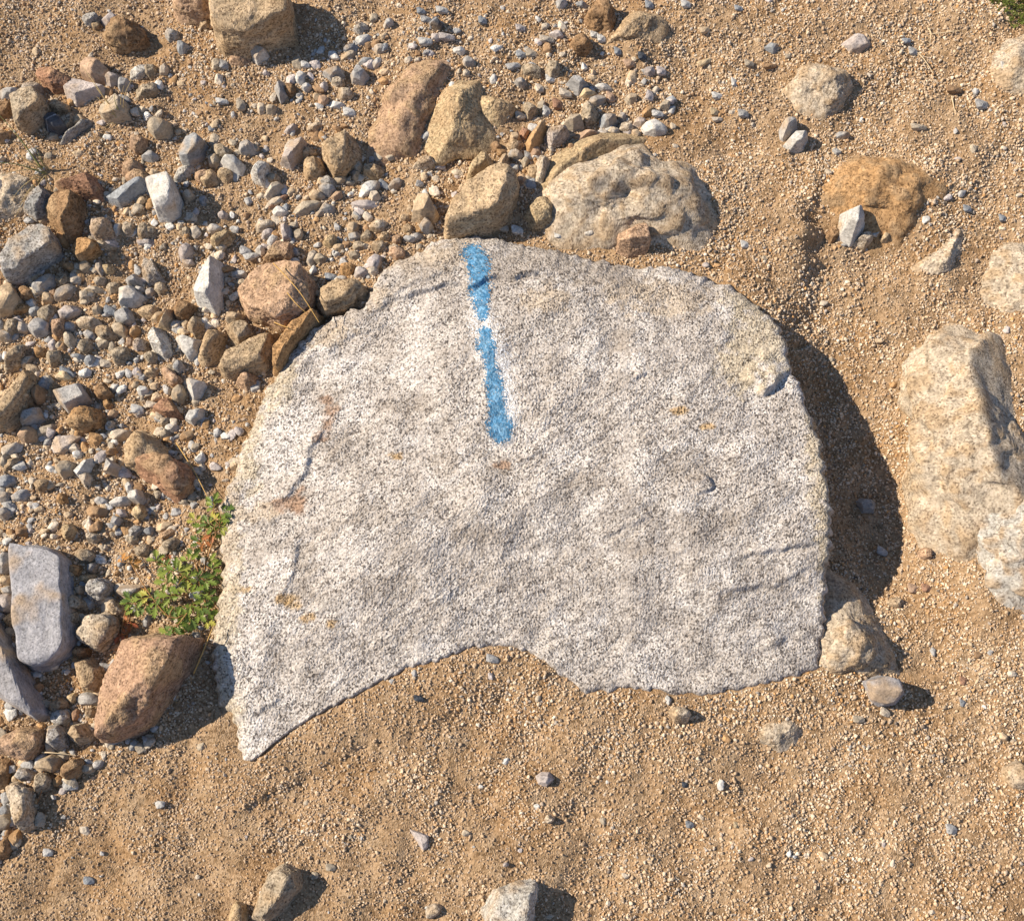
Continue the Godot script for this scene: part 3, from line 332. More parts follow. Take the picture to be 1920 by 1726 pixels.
# kind, label, x, z, height, outline round (x, z), facets (x, z, height, facing, slope), colour, grain, detail
const STONES := [
	["stone","rounded tan-brown stone tucked against the large tan block",-0.6319,-0.8997,0.062,[-0.044,0.003,-0.037,-0.014,-0.02,-0.034,0.03,-0.034,0.045,-0.005,0.04,0.023,0.011,0.032,-0.026,0.028],[],"p",2,1],
	["stone","large tan block with flat top casting a dark shadow on grit",-0.5149,-0.8494,0.096,[-0.074,-0.019,-0.063,-0.07,0.072,-0.075,0.083,-0.047,0.084,0.018,0.019,0.05,-0.009,0.059,-0.046,0.052,-0.068,0.033],[0.016,0.002,0.092,280,8,0.017,0.03,0.088,92,48,0.086,0.019,0.08,10,60],"t",1,2],
	["stone","crumbling brown clod of earth and grit",-0.7741,-0.8512,0.046,[-0.041,0.004,-0.033,-0.02,-0.008,-0.038,0.019,-0.035,0.042,-0.008,0.051,0.013,0.019,0.029,-0.012,0.035,-0.036,0.02],[],"n",2,1],
	["stone","flat lilac-grey stone behind the dry grass tuft",-0.8483,-0.7322,0.03,[-0.039,-0.004,-0.019,-0.03,0.046,-0.013,0.046,0.001,0.012,0.015,-0.013,0.023,-0.034,0.008],[0.009,0.004,0.026,265,8,0.011,0.02,0.02,80,60],"l",0,1],
	["stone","purplish brown wedge next to the flat lilac-grey stone",-0.9111,-0.7603,0.034,[-0.037,-0.012,-0.028,-0.024,0.007,-0.021,0.042,0.004,0.036,0.019,0.002,0.025,-0.021,0.009],[0.001,0.005,0.03,200,25,0.025,0.011,0.022,60,45],"r",1,1],
	["stone","pinkish slab leaning over the flat lilac-grey stone",-0.8281,-0.7783,0.032,[-0.027,0.012,-0.024,-0.012,-0.013,-0.024,0.007,-0.021,0.029,0,0.027,0.02,0.001,0.025],[],"p",0,1],
	["stone","small lilac block with a sharp corner",-0.7932,-0.7617,0.026,[-0.02,0.003,-0.006,-0.013,0.013,-0.009,0.016,0.005,-0.003,0.015],[],"l",0,1],
	["stone","tan cube-shaped stone beside the dark slate stone",-0.9481,-0.6831,0.054,[-0.031,-0.014,-0.012,-0.034,0.02,-0.039,0.038,-0.011,0.03,0.015,0,0.041,-0.018,0.036,-0.026,0.006],[0.017,0.01,0.052,260,10,0.017,0.032,0.046,95,55,0.044,0.008,0.04,15,60],"v",1,1],
	["stone","dark slate stone with a pale vein",-0.901,-0.6667,0.034,[-0.026,-0.003,-0.02,-0.019,0.004,-0.021,0.019,-0.007,0.028,0.012,0.009,0.024,-0.013,0.014],[0.004,0.006,0.032,250,22,0.018,0.016,0.024,40,40],"k",0,1],
	["stone","long speckled grey splinter",-0.8533,-0.6528,0.026,[-0.038,0.03,-0.02,0.004,0.004,-0.019,0.024,-0.027,0.031,-0.013,0.012,0.004,-0.013,0.02],[],"g",1,1],
	["stone","olive-grey rounded stone behind the dry grass tuft",-0.7815,-0.6865,0.04,[-0.028,0.008,-0.026,-0.013,0.007,-0.037,0.026,-0.016,0.034,0.016,0.005,0.023,-0.018,0.019],[-0.001,0.01,0.036,200,28,0.028,0.006,0.03,10,45],"v",0,1],
	["boulder","pale granite boulder under the green-tipped grass",-0.9628,-0.5188,0.034,[-0.075,-0.035,0.007,-0.046,0.044,-0.035,0.05,-0.017,0.034,0.008,0.016,0.029,-0.013,0.048,-0.064,0.048],[],"c",3,1],
	["stone","brown slab lying above the dark triangular block",-0.8356,-0.5277,0.044,[-0.051,-0.001,-0.027,-0.013,0.013,-0.028,0.029,-0.022,0.045,0.007,0.04,0.026,-0.008,0.02,-0.042,0.01],[0.009,-0.002,0.04,280,15,0.009,0.012,0.034,95,50],"r",1,1],
	["stone","blue-grey angular stone with a lit left face",-0.6228,-0.5997,0.044,[-0.026,0.005,-0.016,-0.025,0.01,-0.031,0.029,-0.015,0.023,0.01,-0.001,0.031,-0.019,0.024],[-0.001,0.012,0.038,200,35,0.024,0.011,0.036,30,40],"b",0,1],
	["stone","dark blue-grey flake partly under the white block",-0.7454,-0.5154,0.036,[-0.044,0.009,-0.023,-0.006,0.012,-0.024,0.04,-0.031,0.039,-0.006,0.015,0.013,-0.009,0.027,-0.031,0.018],[-0.011,0.01,0.028,200,25,0.032,0.004,0.03,20,45],"b",0,1],
	["stone","white faceted block with a blunt lower end",-0.6696,-0.4971,0.062,[-0.037,-0.028,-0.02,-0.041,0.013,-0.045,0.033,-0.002,0.032,0.029,0.013,0.041,-0.011,0.037,-0.022,0.009],[0.006,0.01,0.06,195,22,0.035,0.017,0.052,5,48,0.014,0.041,0.044,95,55],"w",0,2],
	["stone","speckled blue-grey wedge under dry grass blades",-0.9135,-0.4994,0.042,[-0.032,0.016,-0.02,-0.013,-0.002,-0.037,0.018,-0.019,0.025,-0.007,0.016,0.027,-0.004,0.033],[0.002,0.016,0.036,210,25,0.024,0.007,0.03,30,50],"b",1,1],
	["stone","brown three-sided block with a raised ridge",-0.8566,-0.4753,0.06,[-0.048,-0.004,-0.029,-0.038,-0.014,-0.044,0.025,-0.037,0.034,-0.012,0.034,0.017,0.02,0.039,-0.001,0.05,-0.022,0.028],[-0.008,0.011,0.048,190,30,0.033,0.01,0.05,5,42],"n",1,2],
	["stone","large speckled grey stone with a chipped front",-0.9229,-0.3836,0.066,[-0.044,0.041,-0.047,0.013,-0.038,-0.02,-0.001,-0.057,0.029,-0.06,0.052,-0.043,0.063,0.002,0.025,0.032,-0.01,0.039,-0.029,0.052],[0.022,0.005,0.062,230,14,0.01,0.036,0.048,85,50,0.062,-0.004,0.044,10,55],"g",1,2],
	["stone","orange-tan block beside the large speckled grey stone",-0.8139,-0.4057,0.04,[-0.032,0,-0.023,-0.024,0.008,-0.024,0.027,-0.011,0.024,0.006,0.008,0.024,-0.012,0.03],[-0.001,0.011,0.036,205,25,0.023,0.007,0.028,20,45],"o",1,1],
	["stone","purple-grey rough lump lying in the gravel",-0.7898,-0.4415,0.036,[-0.021,0.011,-0.02,-0.018,-0.004,-0.023,0.017,-0.018,0.025,0.005,0.012,0.022,-0.008,0.021],[],"l",2,1],
	["stone","grey speckled triangle lying flat",-0.6947,-0.3649,0.026,[-0.016,0.007,-0.013,-0.028,0.003,-0.021,0.027,0.019,-0.003,0.024],[],"g",1,1],
	["stone","pale grey chip with square corners",-0.73,-0.3119,0.03,[-0.019,0.017,-0.023,-0.021,0,-0.026,0.026,-0.003,0.021,0.015,-0.005,0.018],[],"w",0,1],
	["stone","pale grey flake above the square chip",-0.7257,-0.3467,0.026,[-0.02,-0.002,-0.001,-0.017,0.017,-0.002,0.015,0.011,-0.012,0.01],[],"g",0,1],
	["stone","tall white splinter with a lengthwise ridge",-0.5734,-0.3212,0.056,[-0.029,0.013,-0.019,-0.02,0.001,-0.06,0.016,-0.056,0.022,-0.018,0.025,0.029,0.013,0.048,-0.005,0.04,-0.025,0.026],[0.001,0.01,0.05,195,28,0.024,0.007,0.044,5,52],"w",0,2],
	["stone","brown-grey slab under the tall white splinter",-0.6211,-0.2799,0.036,[-0.025,-0.008,-0.003,-0.024,0.024,-0.011,0.02,0.002,0.001,0.021,-0.016,0.02],[],"n",1,1],
	["stone","thin tan shard standing on edge",-0.6546,-0.2647,0.036,[-0.018,0.014,-0.004,-0.017,0.008,-0.021,0.013,0.003,0.001,0.02],[],"t",0,1],
	["stone","chalky white stone with worn edges",-0.6638,-0.2168,0.044,[-0.025,-0.011,-0.017,-0.029,-0.002,-0.032,0.02,-0.002,0.025,0.022,0.011,0.033,-0.012,0.019],[0.003,0.008,0.04,215,18,0.023,0.014,0.028,20,50],"w",1,1],
	["stone","flat white stone behind the tan rounded stone",-0.6098,-0.2099,0.026,[-0.027,-0.016,-0.011,-0.024,0.025,-0.011,0.023,0.016,0.003,0.027,-0.014,0.007],[],"w",0,1],
	["stone","grey round granite pebble with rough skin",-0.5953,-0.2486,0.036,[-0.019,0.004,-0.013,-0.014,0.003,-0.021,0.016,-0.007,0.014,0.014,-0.002,0.024],[],"v",2,1],
	["stone","crumbly olive-tan lump lying in the gravel",-0.737,-0.1948,0.034,[-0.023,-0.006,-0.009,-0.019,0.011,-0.016,0.023,0.005,0.009,0.017,-0.011,0.019],[],"v",2,1],
	["stone","long olive-tan stone with rounded ends",-0.9419,-0.1954,0.036,[-0.024,0.015,-0.017,-0.012,0.006,-0.029,0.027,-0.023,0.024,0,0.002,0.021,-0.017,0.029],[],"v",2,1],
	["stone","big tan elongated stone leaning on gravel",-0.9244,-0.1113,0.056,[-0.049,0.022,-0.023,-0.01,-0.007,-0.042,0.009,-0.055,0.032,-0.045,0.038,-0.026,0.03,0.001,0.017,0.029,-0.003,0.062,-0.044,0.064],[0.009,0.013,0.054,230,18,0.026,0.025,0.044,40,45],"t",2,2],
	["stone","flat grey four-cornered stone beside the orange round stone",-0.8298,-0.1134,0.034,[-0.038,-0.005,-0.026,-0.017,0.015,-0.032,0.025,-0.017,0.041,0.006,0.009,0.023,-0.006,0.031,-0.02,0.011],[0.008,0.002,0.03,250,8],"g",0,1],
	["stone","orange-brown round stone lying in the gravel",-0.7964,-0.0717,0.044,[-0.03,0.007,-0.024,-0.014,-0.001,-0.03,0.018,-0.024,0.035,0.002,0.032,0.017,-0.005,0.024,-0.025,0.018],[],"o",2,1],
	["stone","grey chip with orange rim",-0.8972,-0.0741,0.032,[-0.021,0.002,-0.011,-0.016,0.013,-0.022,0.022,0.002,0.008,0.013,-0.012,0.021],[],"g",0,1],
	["stone","tan crumbly hump joined to the reddish boulder",-0.6804,-0.0049,0.056,[-0.043,0.001,-0.036,-0.033,-0.014,-0.052,0.014,-0.036,0.049,-0.005,0.056,0.026,0.026,0.044,-0.014,0.034,-0.037,0.021],[],"t",2,2],
	["stone","reddish rounded stone overlapping the tan crumbly hump",-0.6381,0.0375,0.064,[-0.067,-0.021,-0.059,-0.044,-0.02,-0.047,0.02,-0.034,0.049,-0.013,0.058,0.017,0.052,0.034,0.027,0.049,0.008,0.04,-0.02,0.02,-0.048,0],[0.01,0.002,0.06,250,12,0.037,0.037,0.044,70,42],"r",2,2],
	["stone","purple-grey flat stone sunk in grit",-0.8308,-0.0274,0.018,[-0.031,0.016,-0.032,-0.012,0.015,-0.018,0.034,-0.012,0.013,0.006,0.001,0.021],[],"l",0,1],
	["stone","mottled grey-tan stone next to the pale shard",-0.8245,0.0229,0.03,[-0.022,0.002,-0.014,-0.013,0.005,-0.015,0.018,-0.006,0.016,0.012,-0.003,0.02],[],"v",0,1],
	["stone","pale grey shard with a hooked end",-0.788,0.021,0.03,[-0.023,0.009,-0.002,-0.016,0.01,-0.019,0.015,-0.006,0.007,0.01,-0.008,0.022],[-0.004,0.008,0.024,215,28,0.015,0,0.024,20,40],"w",0,1],
	["stone","pointed grey stone lying in the gravel",-0.7388,0.0196,0.032,[-0.013,0.012,-0.011,-0.019,-0.001,-0.012,0.018,0.002,0.007,0.017],[0,0.006,0.028,195,35,0.013,0.008,0.026,20,35],"g",0,1],
	["stone","cream pillar-shaped chip lying in the gravel",-0.7852,0.0436,0.024,[-0.009,0.006,-0.01,-0.012,0.003,-0.013,0.011,-0.004,0.007,0.01,-0.002,0.012],[],"c",0,1],
	["stone","reddish triangular stone lying in the gravel",-0.643,-0.0862,0.034,[-0.03,0.001,-0.015,-0.018,0.003,-0.024,0.022,0.001,0.031,0.015,0.006,0.016,-0.017,0.01],[0.003,0.005,0.03,260,15],"r",1,1],
	["stone","white heart-shaped stone lying in the gravel",-0.589,-0.1283,0.032,[-0.022,-0.006,-0.011,-0.021,0.016,-0.012,0.019,-0.003,0.004,0.019,-0.006,0.023],[],"w",0,1],
	["stone","white wedge below the heart-shaped stone",-0.5909,-0.0737,0.03,[-0.019,0.005,-0.013,-0.01,0.018,-0.016,0.016,0.005,-0.002,0.016],[],"w",0,1],
	["stone","knobbly tan double-lobed stone",-0.6344,-0.1493,0.028,[-0.027,-0.014,-0.013,-0.023,0.01,-0.004,0.021,0.008,0.015,0.017,-0.005,0.016],[],"p",2,1],
	["stone","brown triangular lump sunk in grit",-0.7709,-0.1244,0.03,[-0.017,0.001,-0.013,-0.014,0.004,-0.017,0.023,0.005,0.01,0.013,-0.008,0.012],[],"n",2,1],
	["stone","dark brown stone wedged beside the big tan elongated stone",-0.8867,-0.1182,0.03,[-0.013,0.01,-0.01,-0.016,0.004,-0.022,0.013,-0.006,0.01,0.015,-0.004,0.018],[],"n",0,1],
	["stone","long grey slab with an uneven weathered top",-0.8402,0.2897,0.056,[-0.077,-0.128,-0.01,-0.126,0.04,-0.096,0.062,0.046,0.056,0.069,0.023,0.1,-0.006,0.103,-0.031,0.088,-0.059,-0.057],[0.008,-0.022,0.055,270,2,0.032,0.089,0.05,65,40],"s",0,3],
	["stone","dark green-grey slab with a broken dark end",-0.8905,0.391,0.06,[-0.092,-0.169,-0.048,-0.125,-0.021,-0.091,0.017,-0.025,0.052,0.031,0.078,0.069,0.064,0.086,0.034,0.098,0.013,0.078,-0.028,0.036,-0.069,0.012],[0,-0.021,0.058,250,3,0.055,0.059,0.056,65,30],"s",0,3],
	["stone","cream granular lump beside the long grey slab",-0.7397,0.3194,0.054,[-0.041,0.009,-0.027,-0.019,-0.019,-0.032,0.022,-0.034,0.039,-0.01,0.035,0.015,0.008,0.04,-0.017,0.031],[0.006,-0.001,0.052,240,10,0.014,0.03,0.04,85,45,0.04,0.007,0.04,10,45],"c",2,2],
	["stone","grey granular round stone",-0.7483,0.2463,0.04,[-0.024,0.005,-0.021,-0.014,0.002,-0.024,0.022,-0.014,0.026,0.002,0.008,0.024,-0.013,0.021],[0.008,0,0.038,240,8],"g",2,1],
	["stone","white-topped grey stone touching the leafy plant",-0.6874,0.248,0.034,[-0.03,0.004,-0.022,-0.011,0.03,-0.012,0.025,0,-0.002,0.019],[0.002,-0.001,0.03,250,8,0.015,0.01,0.022,60,50],"w",0,1],
	["stone","large brown prism with a reddish left face and speckled top",-0.6382,0.4168,0.118,[-0.074,0.095,-0.079,0.061,-0.067,-0.011,-0.044,-0.076,-0.032,-0.082,0.02,-0.087,0.101,-0.081,0.096,-0.063,0.068,-0.019,0.052,0.027,0.03,0.054,-0.012,0.084,-0.06,0.098],[-0.038,0.019,0.078,192,36,0.054,-0.044,0.114,275,4,0.021,0.033,0.088,72,50],"q",1,3],
	["stone","tan square block wedged above the brown prism",-0.7479,0.3987,0.042,[-0.031,-0.028,-0.004,-0.033,0.027,-0.015,0.032,0.013,0.011,0.031,-0.012,0.027,-0.022,0.004],[],"t",1,1],
	["stone","speckled brown-grey stone lying in the gravel",-0.7849,0.2715,0.03,[-0.022,-0.006,-0.009,-0.019,0.017,-0.006,0.024,0.008,0.005,0.015,-0.015,0.008],[],"v",2,1],
	["stone","dark brown-grey stone touching the cream lump",-0.7892,0.3,0.03,[-0.016,-0.001,-0.011,-0.017,0.011,-0.018,0.017,0.004,0.007,0.019,-0.008,0.013],[],"v",2,1],
	["stone","cream rough pebble near the plant roots",-0.7144,0.2798,0.028,[-0.019,-0.012,-0.006,-0.021,0.018,0,0.018,0.013,0.002,0.014,-0.013,0.005],[],"c",2,1],
	["stone","brown chip below the cream lump",-0.7705,0.3574,0.024,[-0.018,0.003,-0.01,-0.013,0.014,-0.01,0.017,0.007,-0.003,0.013],[],"n",1,1],
	["stone","tan-pink stone at the edge of the packed sand",-0.8509,0.5164,0.05,[-0.049,0.014,-0.032,-0.017,-0.006,-0.03,0.027,-0.027,0.037,-0.008,0.029,0.014,0.011,0.031,-0.018,0.024],[0.004,-0.007,0.046,260,15,0.016,0.015,0.034,75,45],"p",1,2],
	["stone","grey speckled cobble lying in the gravel",-0.7935,0.5061,0.04,[-0.021,0.011,-0.019,-0.019,0.001,-0.024,0.019,-0.007,0.019,0.015,0.002,0.023],[],"g",1,1],
	["stone","brown-grey cobble beside the speckled one",-0.7521,0.4994,0.038,[-0.026,0.002,-0.017,-0.017,0.006,-0.019,0.023,0,0.017,0.013,-0.004,0.02],[],"v",1,1],
	["stone","flat olive-grey stone below the cobbles",-0.8018,0.5477,0.03,[-0.03,0.01,-0.018,-0.008,0.004,-0.016,0.022,-0.01,0.02,0.01,0.003,0.016],[],"v",0,1],
	["stone","upright cream-grey stone at the sand edge",-0.8436,0.6192,0.05,[-0.03,-0.031,-0.019,-0.041,0.02,-0.027,0.032,0.038,0.006,0.044,-0.009,0.017],[0.009,-0.009,0.046,215,18,0.029,0.008,0.036,10,45],"c",2,2],
	["stone","crusty brown lump at the sand edge",-0.7604,0.559,0.03,[-0.021,0.009,-0.018,-0.005,0.01,-0.02,0.021,-0.012,0.013,0.007,-0.006,0.021],[],"n",2,1],
	["stone","pale chip in front of the large tan block",-0.4993,-0.8006,0.03,[-0.018,-0.006,-0.001,-0.015,0.015,-0.01,0.019,0.002,-0.002,0.02,-0.013,0.009],[],"w",0,1],
	["stone","grey faceted chip on open grit",-0.4538,-0.725,0.028,[-0.014,-0.004,-0.007,-0.013,0.008,-0.017,0.013,0.011,0,0.023],[],"g",0,1],
	["stone","grey fish-shaped stone lying in the gravel",-0.3493,-0.7606,0.026,[-0.025,0,-0.002,-0.008,0.013,-0.013,0.02,0.004,-0.006,0.016],[],"g",0,1],
	["stone","grey round-backed stone lying in the gravel",-0.3024,-0.756,0.028,[-0.017,0,-0.01,-0.016,0.008,-0.018,0.021,0,0.01,0.019,-0.011,0.014],[],"g",0,1],
	["stone","pale green-grey smooth stone",-0.5406,-0.5705,0.03,[-0.026,-0.003,-0.013,-0.014,0.007,-0.014,0.023,0.002,0.015,0.018,-0.006,0.011],[],"w",0,1],
	["stone","speckled white-grey stone lying in the gravel",-0.486,-0.5521,0.036,[-0.022,0.002,-0.005,-0.025,0.014,-0.021,0.02,0.002,0.006,0.026,-0.013,0.016],[],"w",1,1],
	["stone","grey-brown folded stone lying in the gravel",-0.4267,-0.5889,0.04,[-0.023,0.015,-0.018,-0.005,0.01,-0.028,0.027,-0.031,0.02,0.001,0,0.028,-0.016,0.02],[-0.003,0.007,0.034,215,35,0.016,0.013,0.034,40,40],"l",0,1],
	["stone","large crumbly tan granite lump",-0.3331,-0.5858,0.066,[-0.041,-0.001,-0.033,-0.025,-0.003,-0.048,0.028,-0.043,0.04,-0.019,0.036,0.021,0.011,0.04,-0.014,0.048,-0.024,0.027],[0.001,0.012,0.064,240,14,0.014,0.036,0.048,60,45],"t",2,2],
	["stone","tan granite pebble leaning on the large crumbly lump",-0.3839,-0.5609,0.036,[-0.021,0,-0.014,-0.02,0.012,-0.023,0.022,0,0.012,0.022,-0.012,0.02],[],"t",2,1],
	["stone","cream elongated stone lying in the gravel",-0.4582,-0.5168,0.028,[-0.022,0.011,-0.005,-0.013,0.01,-0.02,0.024,-0.007,0.007,0.011,-0.013,0.019],[],"c",0,1],
	["boulder","pinkish tan boulder sunk in the slope",-0.1787,-0.7032,0.056,[-0.08,0.073,-0.076,0.012,-0.056,-0.035,-0.015,-0.081,0.032,-0.093,0.071,-0.09,0.077,-0.059,0.064,-0.023,0.041,0.022,0.016,0.062,-0.016,0.101,-0.059,0.113],[-0.015,0.032,0.05,225,10,0.055,-0.019,0.044,20,35],"p",3,2],
	["boulder","yellowish boulder sunk beside the pinkish one",-0.0985,-0.6652,0.054,[-0.037,0.003,-0.028,-0.032,-0.005,-0.053,0.022,-0.047,0.032,-0.014,0.033,0.028,0.006,0.053,-0.022,0.063],[0.002,0.006,0.05,250,12,0.007,0.046,0.04,70,35],"y",3,2],
	["boulder","low ochre boulder adjoining the yellowish one",-0.0368,-0.6739,0.042,[-0.029,-0.011,-0.02,-0.022,0.006,-0.019,0.036,-0.006,0.033,0.012,0.001,0.025,-0.025,0.021],[],"y",3,1],
	["stone","speckled wedge with a broad top",0.0385,-0.6761,0.032,[-0.02,-0.009,-0.002,-0.016,0.015,-0.004,0.014,0.01,-0.008,0.02],[],"v",1,1],
	["stone","pink-speckled granite block lying in the gravel",0.0858,-0.608,0.038,[-0.024,-0.002,-0.014,-0.016,0.019,-0.022,0.026,-0.002,0.006,0.018,-0.014,0.023],[],"l",1,1],
	["stone","orange folded stone lying in the gravel",0.0461,-0.6115,0.042,[-0.019,0.009,-0.01,-0.012,0.008,-0.034,0.021,-0.023,0.018,0.002,0,0.03,-0.016,0.027],[-0.005,0.016,0.036,190,25,0.01,0.012,0.034,15,40],"o",0,1],
	["stone","brown speckled round stone",0.1493,-0.662,0.038,[-0.02,0.004,-0.013,-0.018,0.008,-0.025,0.019,-0.003,0.013,0.018,-0.007,0.025],[],"v",2,1],
	["stone","blue-grey angular stone among rounded gravel",0.1852,-0.6484,0.032,[-0.019,0,-0.009,-0.015,0.016,-0.017,0.02,0.002,0.005,0.017,-0.013,0.013],[],"b",0,1],
	["stone","brown-grey wedge above the pinkish tan bar",0.1168,-0.6403,0.03,[-0.024,0.008,-0.014,-0.009,0.012,-0.014,0.024,-0.001,0.002,0.016],[],"v",0,1],
	["stone","pinkish tan bar-shaped stone",0.1502,-0.6121,0.03,[-0.036,0.014,-0.032,-0.003,0.004,-0.015,0.034,-0.011,0.036,0.001,-0.006,0.014],[],"p",0,1],
	["stone","light grey stone with a peaked top",0.1265,-0.7271,0.028,[-0.025,0.003,-0.012,-0.012,0.009,-0.014,0.025,0.003,0.003,0.02],[],"g",0,1],
	["stone","ochre stone leaning toward the flat-faced tan stone",-0.0618,-0.548,0.046,[-0.028,0.021,-0.02,-0.008,0.005,-0.035,0.024,-0.026,0.027,-0.003,0.006,0.021,-0.014,0.029],[],"y",1,1],
	["stone","small ochre-tan cobble lying in the gravel",-0.018,-0.5621,0.036,[-0.015,0.012,-0.008,-0.012,0.006,-0.019,0.014,-0.001,0.003,0.021],[],"c",1,1],
	["stone","cream upright pebble beside the broad pale tan boulder",0.0591,-0.5396,0.04,[-0.014,0.024,-0.012,-0.022,0.002,-0.031,0.015,-0.022,0.009,0.019,0,0.031],[],"c",1,1],
	["boulder","brown crumbling clod at the slope top",0.1768,-0.867,0.052,[-0.037,0,-0.019,-0.031,0.023,-0.034,0.032,0.005,0.021,0.032,-0.02,0.027],[],"n",2,2],
	["boulder","tan dusty boulder beside the crumbling clod",0.2481,-0.8396,0.046,[-0.052,0.02,-0.028,-0.021,0.004,-0.037,0.035,-0.03,0.054,-0.007,0.039,0.015,-0.009,0.03,-0.042,0.03],[],"t",3,2],
	["stone","small clod of brown earth",0.1339,-0.81,0.032,[-0.024,0.001,-0.014,-0.016,0.013,-0.02,0.025,0.001,0.012,0.018,-0.011,0.017],[],"n",2,1],
	["stone","flat-faced tan stone with a shaded right side",-0.0561,-0.4643,0.086,[-0.073,0.034,-0.066,0.016,-0.035,-0.034,0.031,-0.075,0.064,-0.063,0.072,-0.034,0.057,0.012,0.032,0.037,-0.014,0.053,-0.069,0.054],[-0.018,0.021,0.07,205,16,0.046,0.004,0.068,12,50,-0.013,0.053,0.05,95,65],"t",1,2],
	["stone","tan pyramid-shaped stone lying in the gravel",-0.1673,-0.4664,0.046,[-0.024,0.019,-0.021,-0.01,-0.01,-0.033,0.009,-0.032,0.029,0.01,0.021,0.022,-0.005,0.025],[-0.011,0.009,0.036,190,30,0.01,0.013,0.038,30,38],"t",0,1],
	["stone","grey round pebble below the pyramid",-0.1646,-0.4354,0.028,[-0.015,0,-0.008,-0.012,0.008,-0.014,0.016,0,0.007,0.013,-0.007,0.013],[],"g",0,1],
	["boulder","sloping yellow-tan ledge behind the broad pale tan boulder",0.1305,-0.5556,0.048,[-0.064,0.043,-0.047,-0.003,-0.008,-0.037,0.054,-0.058,0.09,-0.041,0.043,-0.009,-0.019,0.043,-0.05,0.062],[-0.01,0.009,0.046,150,12],"y",3,2],
	["boulder","broad pale tan boulder behind the painted rock",0.2166,-0.4864,0.1,[-0.148,-0.008,-0.116,-0.048,-0.07,-0.078,-0.014,-0.089,0.041,-0.08,0.091,-0.061,0.13,-0.03,0.148,0.008,0.14,0.04,0.121,0.068,0.061,0.076,-0.028,0.068,-0.087,0.059,-0.127,0.048,-0.143,0.028],[-0.061,0.017,0.092,215,10,0.105,0.043,0.08,12,36,-0.031,0.079,0.072,88,36],"c",3,3],
	["stone","small cube with a pink side and dark grey side",0.2292,-0.3932,0.048,[-0.033,0.015,-0.033,-0.013,-0.005,-0.026,0.026,-0.023,0.031,0.003,0.024,0.021,-0.01,0.024],[-0.017,0.009,0.04,190,40,0.01,0.012,0.046,275,8],"p",1,1],
	["stone","yellow-edged stone in shade of the flat-faced stone",0.0554,-0.4563,0.036,[-0.031,0.004,-0.015,-0.021,0.011,-0.031,0.027,-0.01,0.024,0.024,-0.015,0.034],[],"y",1,1],
	["stone","grey stone leaning on its paler twin on bare sand",0.5303,-0.627,0.034,[-0.016,0,-0.007,-0.017,0.011,-0.021,0.02,0,0.003,0.014,-0.012,0.022],[],"g",0,1],
	["stone","paler grey stone of the touching pair on bare sand",0.5466,-0.5986,0.036,[-0.026,0.005,-0.005,-0.02,0.018,-0.018,0.022,-0.003,0.008,0.017,-0.017,0.019],[-0.013,0.013,0.032,205,20,0.01,0.01,0.026,20,50],"w",0,1],
	["stone","flat pale lilac stone lying on the bare slope",0.6753,-0.8057,0.018,[-0.032,-0.002,-0.006,-0.023,0.026,-0.013,0.024,0.005,0.003,0.017,-0.015,0.016],[],"l",0,1],
	["stone","thin dark grey flake on the bare slope",0.509,-0.7998,0.012,[-0.017,-0.001,-0.008,-0.008,0.009,-0.006,0.014,0.004,0.001,0.01],[],"b",0,1],
	["boulder","pale dome-shaped boulder sunk in the bare slope",0.5987,-0.7202,0.05,[-0.071,-0.001,-0.051,-0.029,-0.019,-0.042,0.017,-0.04,0.052,-0.027,0.067,-0.001,0.047,0.035,0.004,0.058,-0.046,0.046],[],"c",3,2],
	["boulder","wide orange-stained boulder sunk in the slope",0.7047,-0.4963,0.06,[-0.113,-0.008,-0.077,-0.054,-0.015,-0.068,0.045,-0.062,0.105,-0.037,0.132,-0.007,0.088,0.037,0.033,0.068,-0.017,0.066,-0.075,0.044,-0.105,0.02],[-0.002,0.015,0.052,95,6],"o",3,3],
	["stone","pale grey block standing by the orange-stained boulder",0.64,-0.43,0.05,[-0.021,-0.022,-0.01,-0.028,0.013,-0.028,0.025,0.006,0.017,0.02,-0.002,0.033,-0.021,0.018],[-0.017,0.015,0.046,190,18,0.006,0.019,0.042,10,50],"w",0,1],
	["stone","cream pebble touching the pale grey standing block",0.6652,-0.4044,0.028,[-0.022,0.007,-0.008,-0.01,0.012,-0.013,0.018,0.001,0,0.015],[],"c",1,1],
	["stone","tan granite patch showing through sand",0.8126,-0.3731,0.026,[-0.051,0.026,-0.008,-0.02,0.021,-0.059,0.043,-0.042,0.032,0.004,-0.002,0.043,-0.035,0.048],[],"c",3,2],
	["boulder","big pale sloping boulder with a shaded side, facing the painted rock",0.8532,-0.0261,0.15,[-0.122,-0.106,-0.089,-0.16,-0.038,-0.183,0.046,-0.184,0.218,-0.158,0.187,0.19,0.066,0.19,-0.002,0.181,-0.054,0.143,-0.099,0.085,-0.112,0.001],[-0.07,-0.042,0.118,186,18,-0.067,-0.042,0.118,352,32,-0.053,0.106,0.096,60,16],"c",3,3],
	["boulder","low white granite slope at the foot of the big pale boulder",0.9185,0.1622,0.076,[-0.105,-0.037,-0.034,-0.095,0.113,-0.12,0.116,0.12,-0.014,0.092,-0.076,0.04],[-0.052,-0.004,0.066,150,12],"w",3,3],
	["boulder","dusty pale granite hump at the slope edge",0.9583,-0.3055,0.046,[-0.056,-0.018,-0.026,-0.089,0.046,-0.106,0.059,0.025,0.018,0.11,-0.041,0.078],[],"c",3,2],
	["boulder","pale weathered hump below the mossy corner",0.9868,-0.7514,0.036,[-0.049,-0.002,-0.022,-0.057,0.05,-0.071,0.057,0.036,0.003,0.057,-0.04,0.036],[],"c",3,2],
